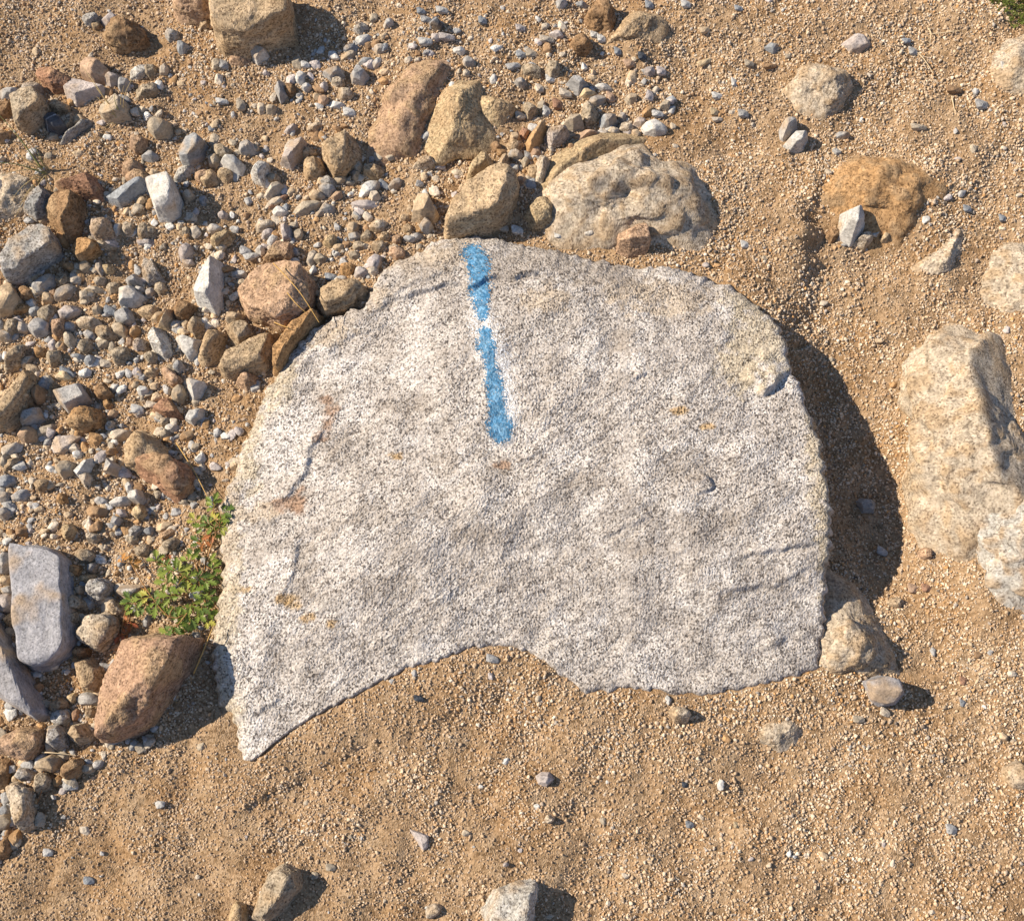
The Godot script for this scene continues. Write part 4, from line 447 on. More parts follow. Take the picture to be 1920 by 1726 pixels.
	["stone","cream granite stone jammed against the painted rock",0.5886,0.3441,0.084,[-0.058,0.047,-0.048,-0.064,-0.007,-0.079,0.03,-0.057,0.049,-0.01,0.068,0.045,0.009,0.059,-0.044,0.059],[-0.025,-0.005,0.072,50,14],"c",3,3],
	["stone","grey angular stone alone on sand casting a short shadow",0.6426,0.4305,0.054,[-0.04,-0.019,-0.006,-0.029,0.031,-0.019,0.035,0.003,0.018,0.021,-0.011,0.026,-0.025,0.018],[-0.013,-0.01,0.05,275,14,-0.013,0.01,0.044,95,45],"s",0,2],
	["stone","tan clod in front of the painted rock",0.2864,0.4681,0.028,[-0.021,-0.003,-0.01,-0.012,0.006,-0.012,0.021,0,0.013,0.012,-0.008,0.014],[],"c",2,1],
	["stone","pale granite patch flush with the sand",0.4599,0.4975,0.022,[-0.04,0.009,-0.025,-0.015,0.017,-0.024,0.039,-0.01,0.023,0.013,-0.014,0.027],[],"c",3,2],
	["stone","lilac-grey chip alone on the packed sand",0.0546,0.5746,0.02,[-0.016,-0.004,-0.005,-0.011,0.009,-0.011,0.018,0.001,0.004,0.014,-0.01,0.01],[],"l",0,1],
	["stone","lilac three-cornered flake pressed into sand",-0.1524,0.6708,0.012,[-0.024,-0.017,-0.005,-0.011,0.014,-0.007,0.011,0.015,0.003,0.021],[],"l",0,1],
	["stone","white granite block half buried in sand",0.0037,0.774,0.056,[-0.053,0.014,-0.03,-0.028,-0.002,-0.033,0.032,-0.045,0.041,-0.025,0.033,0.03,0.019,0.043,-0.04,0.043],[-0.012,0.001,0.052,200,10,0.034,-0.006,0.04,5,60],"w",1,2],
	["stone","tan-grey stone half buried in sand with shaded side",-0.3916,0.7614,0.048,[-0.043,0.037,-0.03,0.002,-0.019,-0.032,0.007,-0.048,0.035,-0.04,0.04,-0.01,0.025,0.012,0.003,0.033,-0.019,0.046],[-0.011,0.008,0.04,200,25,0.027,-0.017,0.04,20,40],"v",1,2],
	["stone","ochre stone beside the half-buried tan-grey one",-0.4579,0.7915,0.026,[-0.014,0.002,-0.005,-0.019,0.013,-0.015,0.017,0.014,-0.01,0.018],[],"y",2,1],
	["stone","grey pebble lying in the shadow of the painted rock",0.6614,0.0828,0.024,[-0.019,-0.006,-0.011,-0.013,0.008,-0.011,0.018,-0.001,0.012,0.019,-0.009,0.014],[],"g",0,1],
	["stone","split tan stone with a hollow face under dry stalks",-0.4453,-0.293,0.092,[-0.093,0.015,-0.06,-0.028,-0.037,-0.056,-0.007,-0.07,0.045,-0.061,0.076,-0.028,0.08,0.006,0.059,0.047,0.02,0.064,-0.031,0.078,-0.051,0.032],[-0.03,0.018,0.064,205,20,0.054,0.011,0.072,10,42,-0.004,0.069,0.058,90,40],"p",1,3],
	["stone","tan stone with a flat lit top behind the split one",-0.4427,-0.3886,0.044,[-0.04,0.026,-0.019,-0.014,-0.009,-0.029,0.032,-0.02,0.029,0.01,0.008,0.026],[0.002,0.011,0.04,250,12],"p",1,1],
	["stone","olive-tan cobble touching the upper edge of the painted rock",-0.3193,-0.2919,0.056,[-0.045,0.019,-0.041,-0.014,-0.017,-0.03,0.049,-0.026,0.056,-0.003,0.026,0.02,-0.029,0.034],[-0.01,0.011,0.052,225,15,0.033,0.011,0.044,20,30],"t",2,2],
	["stone","orange-brown slab pressed against the painted rock",-0.4002,-0.2102,0.07,[-0.043,0.063,-0.042,0.003,-0.013,-0.04,0.017,-0.057,0.053,-0.051,0.044,-0.016,0.007,0.028,-0.022,0.07],[0.007,0.019,0.066,215,15,-0.018,0.055,0.05,120,35],"o",1,2],
	["stone","tan wedge below the split stone",-0.4882,-0.1816,0.056,[-0.057,0.021,-0.04,-0.011,-0.002,-0.032,0.054,-0.053,0.05,-0.019,0.038,0.023,0.003,0.036,-0.047,0.035],[0.003,-0.003,0.052,250,15,0.003,0.03,0.044,85,45],"t",1,2],
	["stone","olive-brown block between the split stone and the tan wedge",-0.5111,-0.2318,0.044,[-0.027,-0.013,0.003,-0.024,0.015,-0.02,0.029,0.007,-0.002,0.036,-0.019,0.014],[],"v",1,1],
	["stone","tan rounded stone leaning on the tan wedge",-0.5634,-0.206,0.048,[-0.029,0.021,-0.018,-0.016,0.01,-0.035,0.025,-0.03,0.024,-0.004,0.006,0.029,-0.018,0.035],[],"t",2,1],
	["stone","ochre elongated pebble lying in the gravel",-0.5567,-0.4225,0.03,[-0.025,0.012,-0.016,-0.006,0.009,-0.021,0.025,-0.012,0.016,0.007,-0.009,0.021],[],"y",2,1],
	["stone","pale grey-lilac post-shaped chip",-0.4317,-0.4331,0.03,[-0.013,-0.009,-0.002,-0.016,0.009,-0.009,0.012,0.016,-0.006,0.018],[],"l",0,1],
	["stone","embedded cream speckled stone in open grit",-0.1655,-0.5672,0.024,[-0.028,0.006,-0.015,-0.011,0.011,-0.014,0.024,-0.004,0.016,0.009,-0.009,0.014],[],"c",2,1],
	["stone","brown round stone beside the post by the painted rock",-0.4922,-0.143,0.038,[-0.025,0.005,-0.016,-0.017,0.003,-0.021,0.02,-0.006,0.02,0.015,-0.002,0.024],[],"p",2,1]]
const SHADE_HOLLOW := [0.6677,0.0217,0.0644]
const GRAVEL_AREA := [-1.2922,-0.7607,-1.0131,-0.7052,-0.7527,-0.762,-0.5711,-0.8096,-0.4232,-0.8407,-0.2759,-0.8959,-0.1899,-0.8467,-0.0632,-0.8434,0.1479,-0.8896,0.3032,-0.7736,0.3203,-0.6284,0.1442,-0.5852,0.0409,-0.5182,-0.1321,-0.4224,-0.2628,-0.3398,-0.4604,-0.1573,-0.5127,0.0433,-0.5464,0.1428,-0.5481,0.3363,-0.6155,0.5032,-0.7491,0.5839,-0.8398,0.6892,-1.0887,0.8671]
const LEAVES := [[-0.5325,0.0758,0.0902,0.024,-80,0],[-0.5399,0.073,0.1033,0.02,-150,0],[-0.5084,0.0668,0.1106,0.024,-30,0],[-0.5178,0.0641,0.1227,0.024,-60,0],[-0.5375,0.0622,0.1203,0.022,-120,1],[-0.5258,0.0596,0.1334,0.02,-40,0],[-0.5432,0.0573,0.1388,0.022,-160,0],[-0.5142,0.0572,0.1427,0.022,0,1],[-0.551,0.0598,0.1276,0.022,-130,0],[-0.5629,0.0553,0.1383,0.022,-170,0],[-0.5723,0.0599,0.1237,0.02,-120,1],[-0.5052,0.06,0.1257,0.022,-10,0],[-0.5308,0.0527,0.1534,0.022,20,0],[-0.5455,0.0505,0.1568,0.022,150,2],[-0.5657,0.0521,0.163,0.022,-140,0],[-0.5547,0.0478,0.1719,0.024,100,2],[-0.6372,0.054,0.1906,0.026,-110,0],[-0.6253,0.0514,0.2055,0.026,-150,0],[-0.5977,0.0536,0.2098,0.026,-90,0],[-0.5769,0.0587,0.1916,0.028,-100,0],[-0.5645,0.0571,0.1854,0.024,-60,0],[-0.5821,0.0536,0.2156,0.026,-30,1],[-0.6172,0.0488,0.2205,0.026,160,0],[-0.6075,0.0464,0.2315,0.024,120,0],[-0.5915,0.0487,0.2339,0.026,-80,0],[-0.5681,0.0534,0.2251,0.026,-40,0],[-0.5494,0.0516,0.2286,0.024,-20,0],[-0.5346,0.0476,0.2375,0.026,10,0],[-0.6267,0.0437,0.2387,0.026,170,0],[-0.5773,0.0484,0.2472,0.026,-100,1],[-0.5578,0.0487,0.253,0.026,-30,0],[-0.543,0.0448,0.2618,0.024,20,0],[-0.5281,0.0431,0.2654,0.024,10,0],[-0.5968,0.0437,0.2559,0.026,-140,0],[-0.6161,0.041,0.2612,0.026,-170,0],[-0.6349,0.0404,0.2649,0.026,160,0],[-0.6551,0.0381,0.2588,0.024,-160,1],[-0.6685,0.0353,0.2679,0.024,170,0],[-0.6842,0.0352,0.2622,0.022,-130,0],[-0.6898,0.0325,0.2732,0.024,170,0],[-0.6777,0.0302,0.2881,0.024,140,0],[-0.6582,0.0329,0.2847,0.026,120,0],[-0.6346,0.0356,0.2851,0.026,100,0],[-0.6149,0.0381,0.2855,0.026,110,1],[-0.5997,0.0364,0.2928,0.026,80,0],[-0.5797,0.041,0.2897,0.026,60,0],[-0.5605,0.0438,0.2845,0.026,40,0],[-0.5424,0.0403,0.2858,0.024,30,0],[-0.5299,0.0367,0.2891,0.024,0,0],[-0.5866,0.0325,0.3036,0.026,100,0],[-0.5667,0.0351,0.3078,0.024,70,0],[-0.5483,0.0359,0.2984,0.024,40,0],[-0.5334,0.0324,0.3074,0.022,20,1],[-0.5254,0.0421,0.2269,0.022,-20,0],[-0.5304,0.0426,0.2077,0.022,-50,0],[-0.5391,0.0431,0.1923,0.022,-70,0],[-0.601,0.0416,0.3275,0.028,110,0],[-0.5849,0.0402,0.3217,0.026,60,0],[-0.616,0.0389,0.3365,0.028,150,0],[-0.6319,0.0342,0.3434,0.026,170,0],[-0.6054,0.0331,0.3489,0.026,100,1],[-0.6214,0.0285,0.3539,0.024,130,0],[-0.5776,0.0406,0.3179,0.024,20,0],[-0.6899,0.0173,0.3053,0.02,150,2],[-0.6833,0.0172,0.3148,0.022,100,2],[-0.6944,0.0145,0.3277,0.02,160,2],[-0.7023,0.0121,0.3331,0.018,120,2],[-0.7053,0.0268,0.1891,0.022,-100,3],[-0.6802,0.0249,0.1966,0.022,-40,3],[-0.6677,0.0241,0.2527,0.02,90,3],[-0.6186,0.0439,0.1983,0.02,-60,2]]
const STEMS := [[-0.5604,0.0084,0.2579,-0.5501,0.0404,0.2073,-0.5422,0.0468,0.1502,-0.5336,0.0694,0.0965],[-0.5604,0.0084,0.2579,-0.5779,0.033,0.2923,-0.6068,0.036,0.2994,-0.6397,0.0402,0.2649,-0.6655,0.0373,0.2309,-0.688,0.0265,0.1998],[-0.5661,0.0082,0.2598,-0.6078,0.0373,0.2597,-0.6857,0.0288,0.2688],[-0.566,0.0082,0.2617,-0.5756,0.0411,0.2935,-0.6063,0.0373,0.3353],[-0.5635,0.0084,0.2559,-0.5833,0.049,0.2282,-0.6286,0.0474,0.2038],[-0.5635,0.0084,0.2559,-0.5579,0.0496,0.2235,-0.5704,0.0548,0.1908],[-0.5585,0.0085,0.2579,-0.5451,0.0343,0.283,-0.5681,0.0311,0.3034],[-0.5501,0.0404,0.2073,-0.531,0.0528,0.1515,-0.5118,0.0623,0.1194]]
const TUFT_BY_LILAC := [[-0.7699,0.0773,-0.6704],[-0.8307,0.1524,-0.7488],[-0.8059,0.1591,-0.7111],[-0.8024,0.1389,-0.7072],[-0.7546,0.168,-0.6747],[-0.7257,0.1661,-0.7063],[-0.7451,0.1502,-0.7054],[-0.7983,0.0878,-0.6542],[-0.8047,0.1071,-0.6809],[-0.7734,0.1371,-0.6673],[-0.7509,0.0981,-0.6749]]
const TUFT_BY_BOULDER := [[-0.9042,0.0686,-0.5623],[-0.9637,0.182,-0.6241],[-0.9941,0.1456,-0.5401],[-0.954,0.1091,-0.5802],[-0.9091,0.13,-0.5848],[-0.9613,0.0877,-0.4983],[-0.945,0.0845,-0.523],[-0.9219,0.0841,-0.482],[-0.9599,0.0678,-0.4681],[-0.9863,0.1148,-0.5309],[-0.9298,0.1182,-0.5632],[-0.9088,0.1042,-0.5716]]
const STALKS := [
	["golden dry grass stalk bent over the split tan stone",-0.4363,0.1529,-0.331,-0.3862,0.1556,-0.2747,-0.3498,0.138,-0.2208],
	["shorter golden stalk beside the bent one on the split stone",-0.4083,0.1507,-0.2738,-0.3901,0.1487,-0.2517,-0.3737,0.1392,-0.2391],
	["thin straw fragment lying against the orange-brown slab",-0.4353,0.1187,-0.229,-0.4203,0.1234,-0.2207,-0.4078,0.1261,-0.2154],
	["thin dry stem curving past the reddish rounded stone",-0.6198,0.0422,-0.0217,-0.5824,0.0491,0.0313,-0.5471,0.0557,0.0911],
	["dry stem along the dark gap beside the large brown prism",-0.5535,0.0476,0.3985,-0.5349,0.0684,0.364,-0.518,0.075,0.3189],
	["reddish pine needle lying along the lower rock edge",-0.3591,0.0343,0.4936,-0.3085,0.0425,0.4644,-0.2549,0.0485,0.4241],
	["paler pine needle beside the reddish one at the rock edge",-0.3519,0.0352,0.4883,-0.2946,0.0442,0.46,-0.249,0.0489,0.4332],
	["pale straw on the bare slope below the flat lilac stone",0.7893,0.1357,-0.793,0.8029,0.1381,-0.7708,0.818,0.1344,-0.7435],
	["short upright straw on the bare slope",0.8493,0.1333,-0.6932,0.8501,0.1352,-0.6685,0.8532,0.1312,-0.6453],
	["thin twig lying level on the bare slope",0.823,0.1391,-0.8293,0.8469,0.1424,-0.8293,0.8766,0.1423,-0.8342],
	["curled dry twig near the thin level twig",0.8159,0.1394,-0.8425,0.8198,0.1419,-0.8285,0.8173,0.1378,-0.8096],
	["straw lying beside the tan dusty boulder",0.1972,0.1301,-0.8323,0.2051,0.1332,-0.8227,0.2116,0.1286,-0.8163],
	["brown twig on grit near the lone grey stone",0.8161,0.0491,0.4078,0.8214,0.0516,0.4171,0.8315,0.0505,0.4297],
	["dry stem under the brown cobble at the sand edge",-0.8164,0.0131,0.5305,-0.7925,0.0219,0.5316,-0.7566,0.0132,0.5359],
	["orange dry stem at the sand edge",-0.8118,0.0073,0.559,-0.8101,0.0113,0.5927,-0.8196,0.0029,0.6192],
	["faint straw on the bare slope above the pale dome",0.5983,0.1368,-0.8616,0.6163,0.1384,-0.8555,0.6376,0.1362,-0.8523],
	["thin twig on the big pale sloping boulder",0.8713,0.1261,-0.0618,0.877,0.1287,-0.0549,0.8825,0.1272,-0.0474]]
const MOSS_SPOT := [1.0016,0.1488,-0.8967]
const SCARP := [0.5357,0.0958,-0.4173]

const STEP := 0.007
const X0 := -1.4
const Z0 := -1.4
const NX := 401
const NZ := 372
var rng := RandomNumberGenerator.new()
var n_soft := FastNoiseLite.new()
var n_mid := FastNoiseLite.new()
var n_fine := FastNoiseLite.new()
var n_cell := FastNoiseLite.new()
var land := PackedFloat32Array()
var coarse := PackedFloat32Array()
var rock_coarse := PackedFloat32Array()
var edge_x := PackedFloat32Array()
var edge_z := PackedFloat32Array()
var edge_y := PackedFloat32Array()
var edge_sand := PackedFloat32Array()
var edge_bevel := PackedFloat32Array()
var edge_polar := PackedFloat32Array()
const NT := 960
var mats := {}
var spheres := {}
var taken := {}
var steps := []
var hollows := []

func _ready() -> void:
	rng.seed = 4021
	var cam := Camera3D.new()
	cam.name = "camera"
	cam.fov = 44.0
	cam.near = 0.05
	cam.far = 200.0
	add_child(cam)
	cam.look_at_from_position(Vector3(0.0000, 2.0533, 0.5888), Vector3.ZERO, Vector3.UP)
	cam.current = true
	var env := Environment.new()
	env.background_mode = Environment.BG_SKY
	var sky := Sky.new()
	var sm := ProceduralSkyMaterial.new()
	sm.sky_top_color = Color(0.40, 0.50, 0.66)
	sm.sky_horizon_color = Color(0.80, 0.81, 0.82)
	sm.sky_curve = 0.16
	sm.ground_bottom_color = Color(0.36, 0.29, 0.22)
	sm.ground_horizon_color = Color(0.55, 0.52, 0.48)
	sm.energy_multiplier = 0.72
	sky.sky_material = sm
	env.sky = sky
	env.tonemap_mode = Environment.TONE_MAPPER_LINEAR
	env.tonemap_exposure = 1.6
	env.sdfgi_enabled = true
	env.ssao_enabled = true
	env.ssil_enabled = true
	var we := WorldEnvironment.new()
	we.name = "world_environment"
	we.environment = env
	add_child(we)
	var sun := DirectionalLight3D.new()
	sun.name = "sun"
	sun.light_energy = 1.6
	sun.light_angular_distance = 0.5
	sun.light_color = Color(1.0, 0.945, 0.87)
	sun.shadow_enabled = true
	add_child(sun)
	var e := deg_to_rad(37.5)
	var az := deg_to_rad(12.0)
	sun.look_at_from_position(Vector3.ZERO, Vector3(cos(e) * cos(az), -sin(e), cos(e) * sin(az)), Vector3.UP)

	set_noise(n_soft, 7, 5.0, FastNoiseLite.TYPE_SIMPLEX_SMOOTH, 2)
	set_noise(n_mid, 19, 34.0, FastNoiseLite.TYPE_SIMPLEX_SMOOTH, 2)
	set_noise(n_fine, 23, 150.0, FastNoiseLite.TYPE_SIMPLEX_SMOOTH, 2)
	set_noise(n_cell, 31, 60.0, FastNoiseLite.TYPE_CELLULAR, 1)
	make_materials()
	shape_rock_edge()
	shape_land()
	build_ground()
	build_rock()
	for i in STONES.size():
		build_stone(STONES[i], 100 + i)
	for i in PEBBLES.size():
		build_pebble(PEBBLES[i], 900 + i)
	build_gravel()
	build_grit()
	build_plant()
	build_grass()
	build_stalks()
	build_moss()

# ---------------------------------------------------------------- helpers
func set_noise(n: FastNoiseLite, s: int, f: float, t: int, o: int) -> void:
	n.seed = s
	n.noise_type = t as FastNoiseLite.NoiseType
	n.frequency = f
	if o > 1:
		n.fractal_type = FastNoiseLite.FRACTAL_FBM
		n.fractal_octaves = o
	else:
		n.fractal_type = FastNoiseLite.FRACTAL_NONE

func numbered(called: String) -> String:
	var k: int = taken.get(called, 0)
	taken[called] = k + 1
	return called if k == 0 else "%s_%03d" % [called, k]

func tag(o: Node, label: String, category: String, group := "", kind := "") -> void:
	o.set_meta("label", label)
	o.set_meta("category", category)
	if group != "":
		o.set_meta("group", group)
	if kind != "":
		o.set_meta("kind", kind)

func smooth_normals(v: PackedVector3Array, ix: PackedInt32Array) -> PackedVector3Array:
	var n := PackedVector3Array()
	n.resize(v.size())
	for i in range(0, ix.size(), 3):
		var a := ix[i]
		var b := ix[i + 1]
		var c := ix[i + 2]
		var f := (v[c] - v[a]).cross(v[b] - v[a])
		n[a] += f
		n[b] += f
		n[c] += f
	for i in n.size():
		n[i] = n[i].normalized()
	return n

func mesh_of(v: PackedVector3Array, ix: PackedInt32Array, col: PackedColorArray, n := PackedVector3Array()) -> ArrayMesh:
	var a := []
	a.resize(Mesh.ARRAY_MAX)
	a[Mesh.ARRAY_VERTEX] = v
	a[Mesh.ARRAY_NORMAL] = n if n.size() > 0 else smooth_normals(v, ix)
	if col.size() > 0:
		a[Mesh.ARRAY_COLOR] = col
	a[Mesh.ARRAY_INDEX] = ix
	var m := ArrayMesh.new()
	m.add_surface_from_arrays(Mesh.PRIMITIVE_TRIANGLES, a)
	return m

func flat_mesh(v: PackedVector3Array, ix: PackedInt32Array, col: PackedColorArray) -> ArrayMesh:
	# every face keeps its own edges; normals lean a little toward the smooth ones
	var sn := smooth_normals(v, ix)
	var fv := PackedVector3Array()
	var fn := PackedVector3Array()
	var fc := PackedColorArray()
	var fi := PackedInt32Array()
	for i in range(0, ix.size(), 3):
		var f := (v[ix[i + 2]] - v[ix[i]]).cross(v[ix[i + 1]] - v[ix[i]]).normalized()
		for q in 3:
			fi.append(i + q)
			fv.append(v[ix[i + q]])
			fn.append((f * 0.75 + sn[ix[i + q]] * 0.25).normalized())
			fc.append(col[ix[i + q]])
	return mesh_of(fv, fi, fc, fn)

func put(called: String, m: Mesh, mat: Material, parent: Node) -> MeshInstance3D:
	var o := MeshInstance3D.new()
	o.name = numbered(called) if parent == self else called
	o.mesh = m
	o.material_override = mat
	parent.add_child(o, true)
	return o

# ---------------------------------------------------------------- materials
func noise_bytes(n: FastNoiseLite, size: int) -> PackedByteArray:
	var im := n.get_seamless_image(size, size)
	im.convert(Image.FORMAT_L8)
	return im.get_data()

func grain_texture(size: int, cell: float, ramp: Array, soft: float, s: int) -> ImageTexture:
	# mineral grains: one random tone for each small cell, over soft mottling
	var c := FastNoiseLite.new()
	set_noise(c, s, cell, FastNoiseLite.TYPE_CELLULAR, 1)
	c.cellular_return_type = FastNoiseLite.RETURN_CELL_VALUE
	c.cellular_jitter = 1.0
	c.domain_warp_enabled = true
	c.domain_warp_amplitude = 0.6 / cell
	c.domain_warp_frequency = cell * 1.3
	var d := FastNoiseLite.new()
	set_noise(d, s + 1, cell * 0.14, FastNoiseLite.TYPE_SIMPLEX_SMOOTH, 3)
	var a := noise_bytes(c, size)
	var b := noise_bytes(d, size)
	var lut := PackedByteArray()
	for i in 256:
		var t: float = i / 255.0
		var k := 0
		while k < ramp.size() - 2 and t > ramp[k + 1][0]:
			k += 1
		var u: float = clampf((t - ramp[k][0]) / (ramp[k + 1][0] - ramp[k][0]), 0.0, 1.0)
		var q: Color = ramp[k][1].lerp(ramp[k + 1][1], u)
		lut.append(int(q.r * 255.0))
		lut.append(int(q.g * 255.0))
		lut.append(int(q.b * 255.0))
	var out := PackedByteArray()
	out.resize(size * size * 3)
	for i in size * size:
		var w := 1.0 + soft * (b[i] / 127.5 - 1.0)
		var k := a[i] * 3
		out[i * 3] = clampi(int(lut[k] * w), 0, 255)
		out[i * 3 + 1] = clampi(int(lut[k + 1] * w), 0, 255)
		out[i * 3 + 2] = clampi(int(lut[k + 2] * w), 0, 255)
	var im := Image.create_from_data(size, size, false, Image.FORMAT_RGB8, out)
	return ImageTexture.create_from_image(im)

func relief_texture(size: int, f: float, oct: int, s: int) -> ImageTexture:
	var c := FastNoiseLite.new()
	set_noise(c, s, f, FastNoiseLite.TYPE_SIMPLEX, maxi(oct, 2))
	c.fractal_octaves = oct
	c.fractal_gain = 0.6
	var im := c.get_seamless_image(size, size)
	return ImageTexture.create_from_image(im)

func surface(tex: Texture2D, relief: Texture2D, tile: float, depth_cm: float, rough: float) -> StandardMaterial3D:
	var m := StandardMaterial3D.new()
	m.vertex_color_use_as_albedo = true
	m.albedo_texture = tex
	m.roughness = rough
	m.metallic_specular = 0.25
	m.uv1_triplanar = true
	m.uv1_world_triplanar = true
	m.uv1_scale = Vector3.ONE / tile
	if relief:
		m.heightmap_enabled = true
		m.heightmap_texture = relief
		m.heightmap_scale = depth_cm
	return m

func plain(c: Color, rough := 0.8) -> StandardMaterial3D:
	var m := StandardMaterial3D.new()
	m.albedo_color = c
	m.roughness = rough
	m.metallic_specular = 0.3
	return m

func make_materials() -> void:
	var w := func(v: float) -> Color: return Color(v, v, v)
	var granite := grain_texture(1024, 0.13, [[0.0, Color(0.36, 0.34, 0.34)], [0.13, Color(0.47, 0.45, 0.44)], [0.24, Color(0.74, 0.72, 0.70)], [0.45, Color(0.88, 0.86, 0.84)], [0.75, Color(0.96, 0.95, 0.94)], [1.0, Color(1, 1, 1)]], 0.06, 3)
	var stone_grain := grain_texture(512, 0.14, [[0.0, Color(0.48, 0.45, 0.43)], [0.15, Color(0.62, 0.60, 0.58)], [0.4, Color(0.85, 0.84, 0.82)], [0.7, Color(0.93, 0.92, 0.90)], [1.0, Color(1, 1, 1)]], 0.12, 13)
	var stone_fine := grain_texture(512, 0.16, [[0.0, w.call(0.70)], [0.12, w.call(0.82)], [0.5, w.call(0.92)], [1.0, w.call(1.0)]], 0.10, 23)
	var soil := grain_texture(512, 0.15, [[0.0, Color(0.62, 0.58, 0.52)], [0.3, Color(0.82, 0.80, 0.77)], [0.7, Color(0.95, 0.94, 0.92)], [1.0, Color(1, 1, 1)]], 0.12, 33)
	var rel_a := relief_texture(512, 0.12, 3, 41)
	var rel_b := relief_texture(512, 0.05, 3, 51)
	mats["rock"] = surface(granite, rel_a, 0.36, 0.22, 0.9)
	mats["grain"] = surface(stone_grain, rel_a, 0.19, 0.12, 0.92)
	mats["smooth"] = surface(stone_fine, rel_b, 0.2, 0.06, 0.85)
	mats["soil"] = surface(soil, rel_a, 0.26, 0.2, 0.95)
	mats["paint"] = surface(stone_fine, rel_a, 0.4, 0.12, 0.6)
	var g := StandardMaterial3D.new()
	g.vertex_color_use_as_albedo = true
	g.roughness = 0.8
	g.metallic_specular = 0.35
	mats["grit"] = g
	mats["gravel"] = surface(stone_fine, rel_b, 0.2, 0.08, 0.88)

# ---------------------------------------------------------------- the painted rock's shape
func gauss_height(pts: Array, x: float, z: float, sig: float, stride: int, acc: Array) -> void:
	var k := 1.0 / (2.0 * sig * sig)
	for i in range(0, pts.size(), stride):
		var dx: float = x - pts[i]
		var dz: float = z - pts[i + 1]
		var w := exp(-(dx * dx + dz * dz) * k) + 1e-9
		acc[0] += w
		acc[1] += w * pts[i + 2]

const RC := 0.012
const RNX := 130
const RNZ := 110

func shape_rock_edge() -> void:
	for s in ROCK_STEPS:
		var b := [9.0, -9.0, 9.0, -9.0]
		for i in range(0, s[0].size(), 2):
			b = [minf(b[0], s[0][i]), maxf(b[1], s[0][i]), minf(b[2], s[0][i + 1]), maxf(b[3], s[0][i + 1])]
		steps.append(s + b + [0.003 + absf(s[1]) * (0.4 if s[3] < 0.0011 else 0.12)])
	rock_coarse.resize(RNX * RNZ)
	for j in RNZ:
		for i in RNX:
			var acc := [0.0, 0.0]
			gauss_height(ROCK_POINTS, -0.75 + i * RC, -0.62 + j * RC, 0.07, 3, acc)
			gauss_height(ROCK_EDGE, -0.75 + i * RC, -0.62 + j * RC, 0.07, 5, acc)
			rock_coarse[j * RNX + i] = acc[1] / acc[0]
	@warning_ignore("integer_division")
	var n := ROCK_EDGE.size() / 5
	# closed spline through the edge points, sampled evenly by angle round the centre
	var fx := PackedFloat32Array()
	var rows := []
	for i in n:
		for q in 24:
			var t := q / 24.0
			var r := []
			for c in 5:
				var p0: float = ROCK_EDGE[((i + n - 1) % n) * 5 + c]
				var p1: float = ROCK_EDGE[i * 5 + c]
				var p2: float = ROCK_EDGE[((i + 1) % n) * 5 + c]
				var p3: float = ROCK_EDGE[((i + 2) % n) * 5 + c]
				r.append(0.5 * (2.0 * p1 + (p2 - p0) * t + (2.0 * p0 - 5.0 * p1 + 4.0 * p2 - p3) * t * t + (3.0 * p1 - p0 - 3.0 * p2 + p3) * t * t * t))
			rows.append(r)
			fx.append(r[0])
	# even spacing by length
	var len := PackedFloat32Array([0.0])
	for i in rows.size():
		var a: Array = rows[i]
		var b: Array = rows[(i + 1) % rows.size()]
		len.append(len[i] + Vector2(b[0] - a[0], b[1] - a[1]).length())
	var total := len[rows.size()]
	var k := 0
	for i in NT:
		var want := total * i / NT
		while len[k + 1] < want:
			k += 1
		var u := (want - len[k]) / maxf(len[k + 1] - len[k], 1e-6)
		var a: Array = rows[k]
		var b: Array = rows[(k + 1) % rows.size()]
		var p := Vector2(lerpf(a[0], b[0], u), lerpf(a[1], b[1], u))
		var out := (p - ROCK_CENTRE).normalized()
		p += out * (n_mid.get_noise_2d(p.x * 1.2, p.y * 1.2) * 0.008 + n_fine.get_noise_2d(p.x * 0.6, p.y * 0.6) * 0.0025)
		edge_x.append(p.x)
		edge_z.append(p.y)
		edge_sand.append(clampf(lerpf(a[3], b[3], u), 0.0, 1.0))
		edge_bevel.append(lerpf(a[4], b[4], u))
	for i in NT:
		edge_y.append(rock_height(edge_x[i], edge_z[i], 0.0, edge_bevel[i]))
	edge_polar.resize(720)
	edge_polar.fill(0.0)
	for i in NT * 4:
		@warning_ignore("integer_division")
		var a := i / 4
		var b := (a + 1) % NT
		var u := (i % 4) / 4.0
		var d := Vector2(lerpf(edge_x[a], edge_x[b], u), lerpf(edge_z[a], edge_z[b], u)) - ROCK_CENTRE
		var s := int(fposmod(d.angle() / TAU, 1.0) * 720.0) % 720
		edge_polar[s] = maxf(edge_polar[s], d.length())
	for i in 720:
		if edge_polar[i] == 0.0:
			edge_polar[i] = maxf(edge_polar[(i + 1) % 720], edge_polar[(i + 719) % 720])

func rock_share(x: float, z: float) -> float:
	# 0 at the rock's centre, 1 on its edge
	var d := Vector2(x, z) - ROCK_CENTRE
	return d.length() / edge_polar[int(fposmod(d.angle() / TAU, 1.0) * 720.0) % 720]

func table(t: PackedFloat32Array, nx: int, nz: int, u: float, v: float) -> float:
	u = clampf(u, 0.0, nx - 1.001)
	v = clampf(v, 0.0, nz - 1.001)
	var i := int(u)
	var j := int(v)
	u -= i
	v -= j
	var k := j * nx + i
	return lerpf(lerpf(t[k], t[k + 1], u), lerpf(t[k + nx], t[k + nx + 1], u), v)

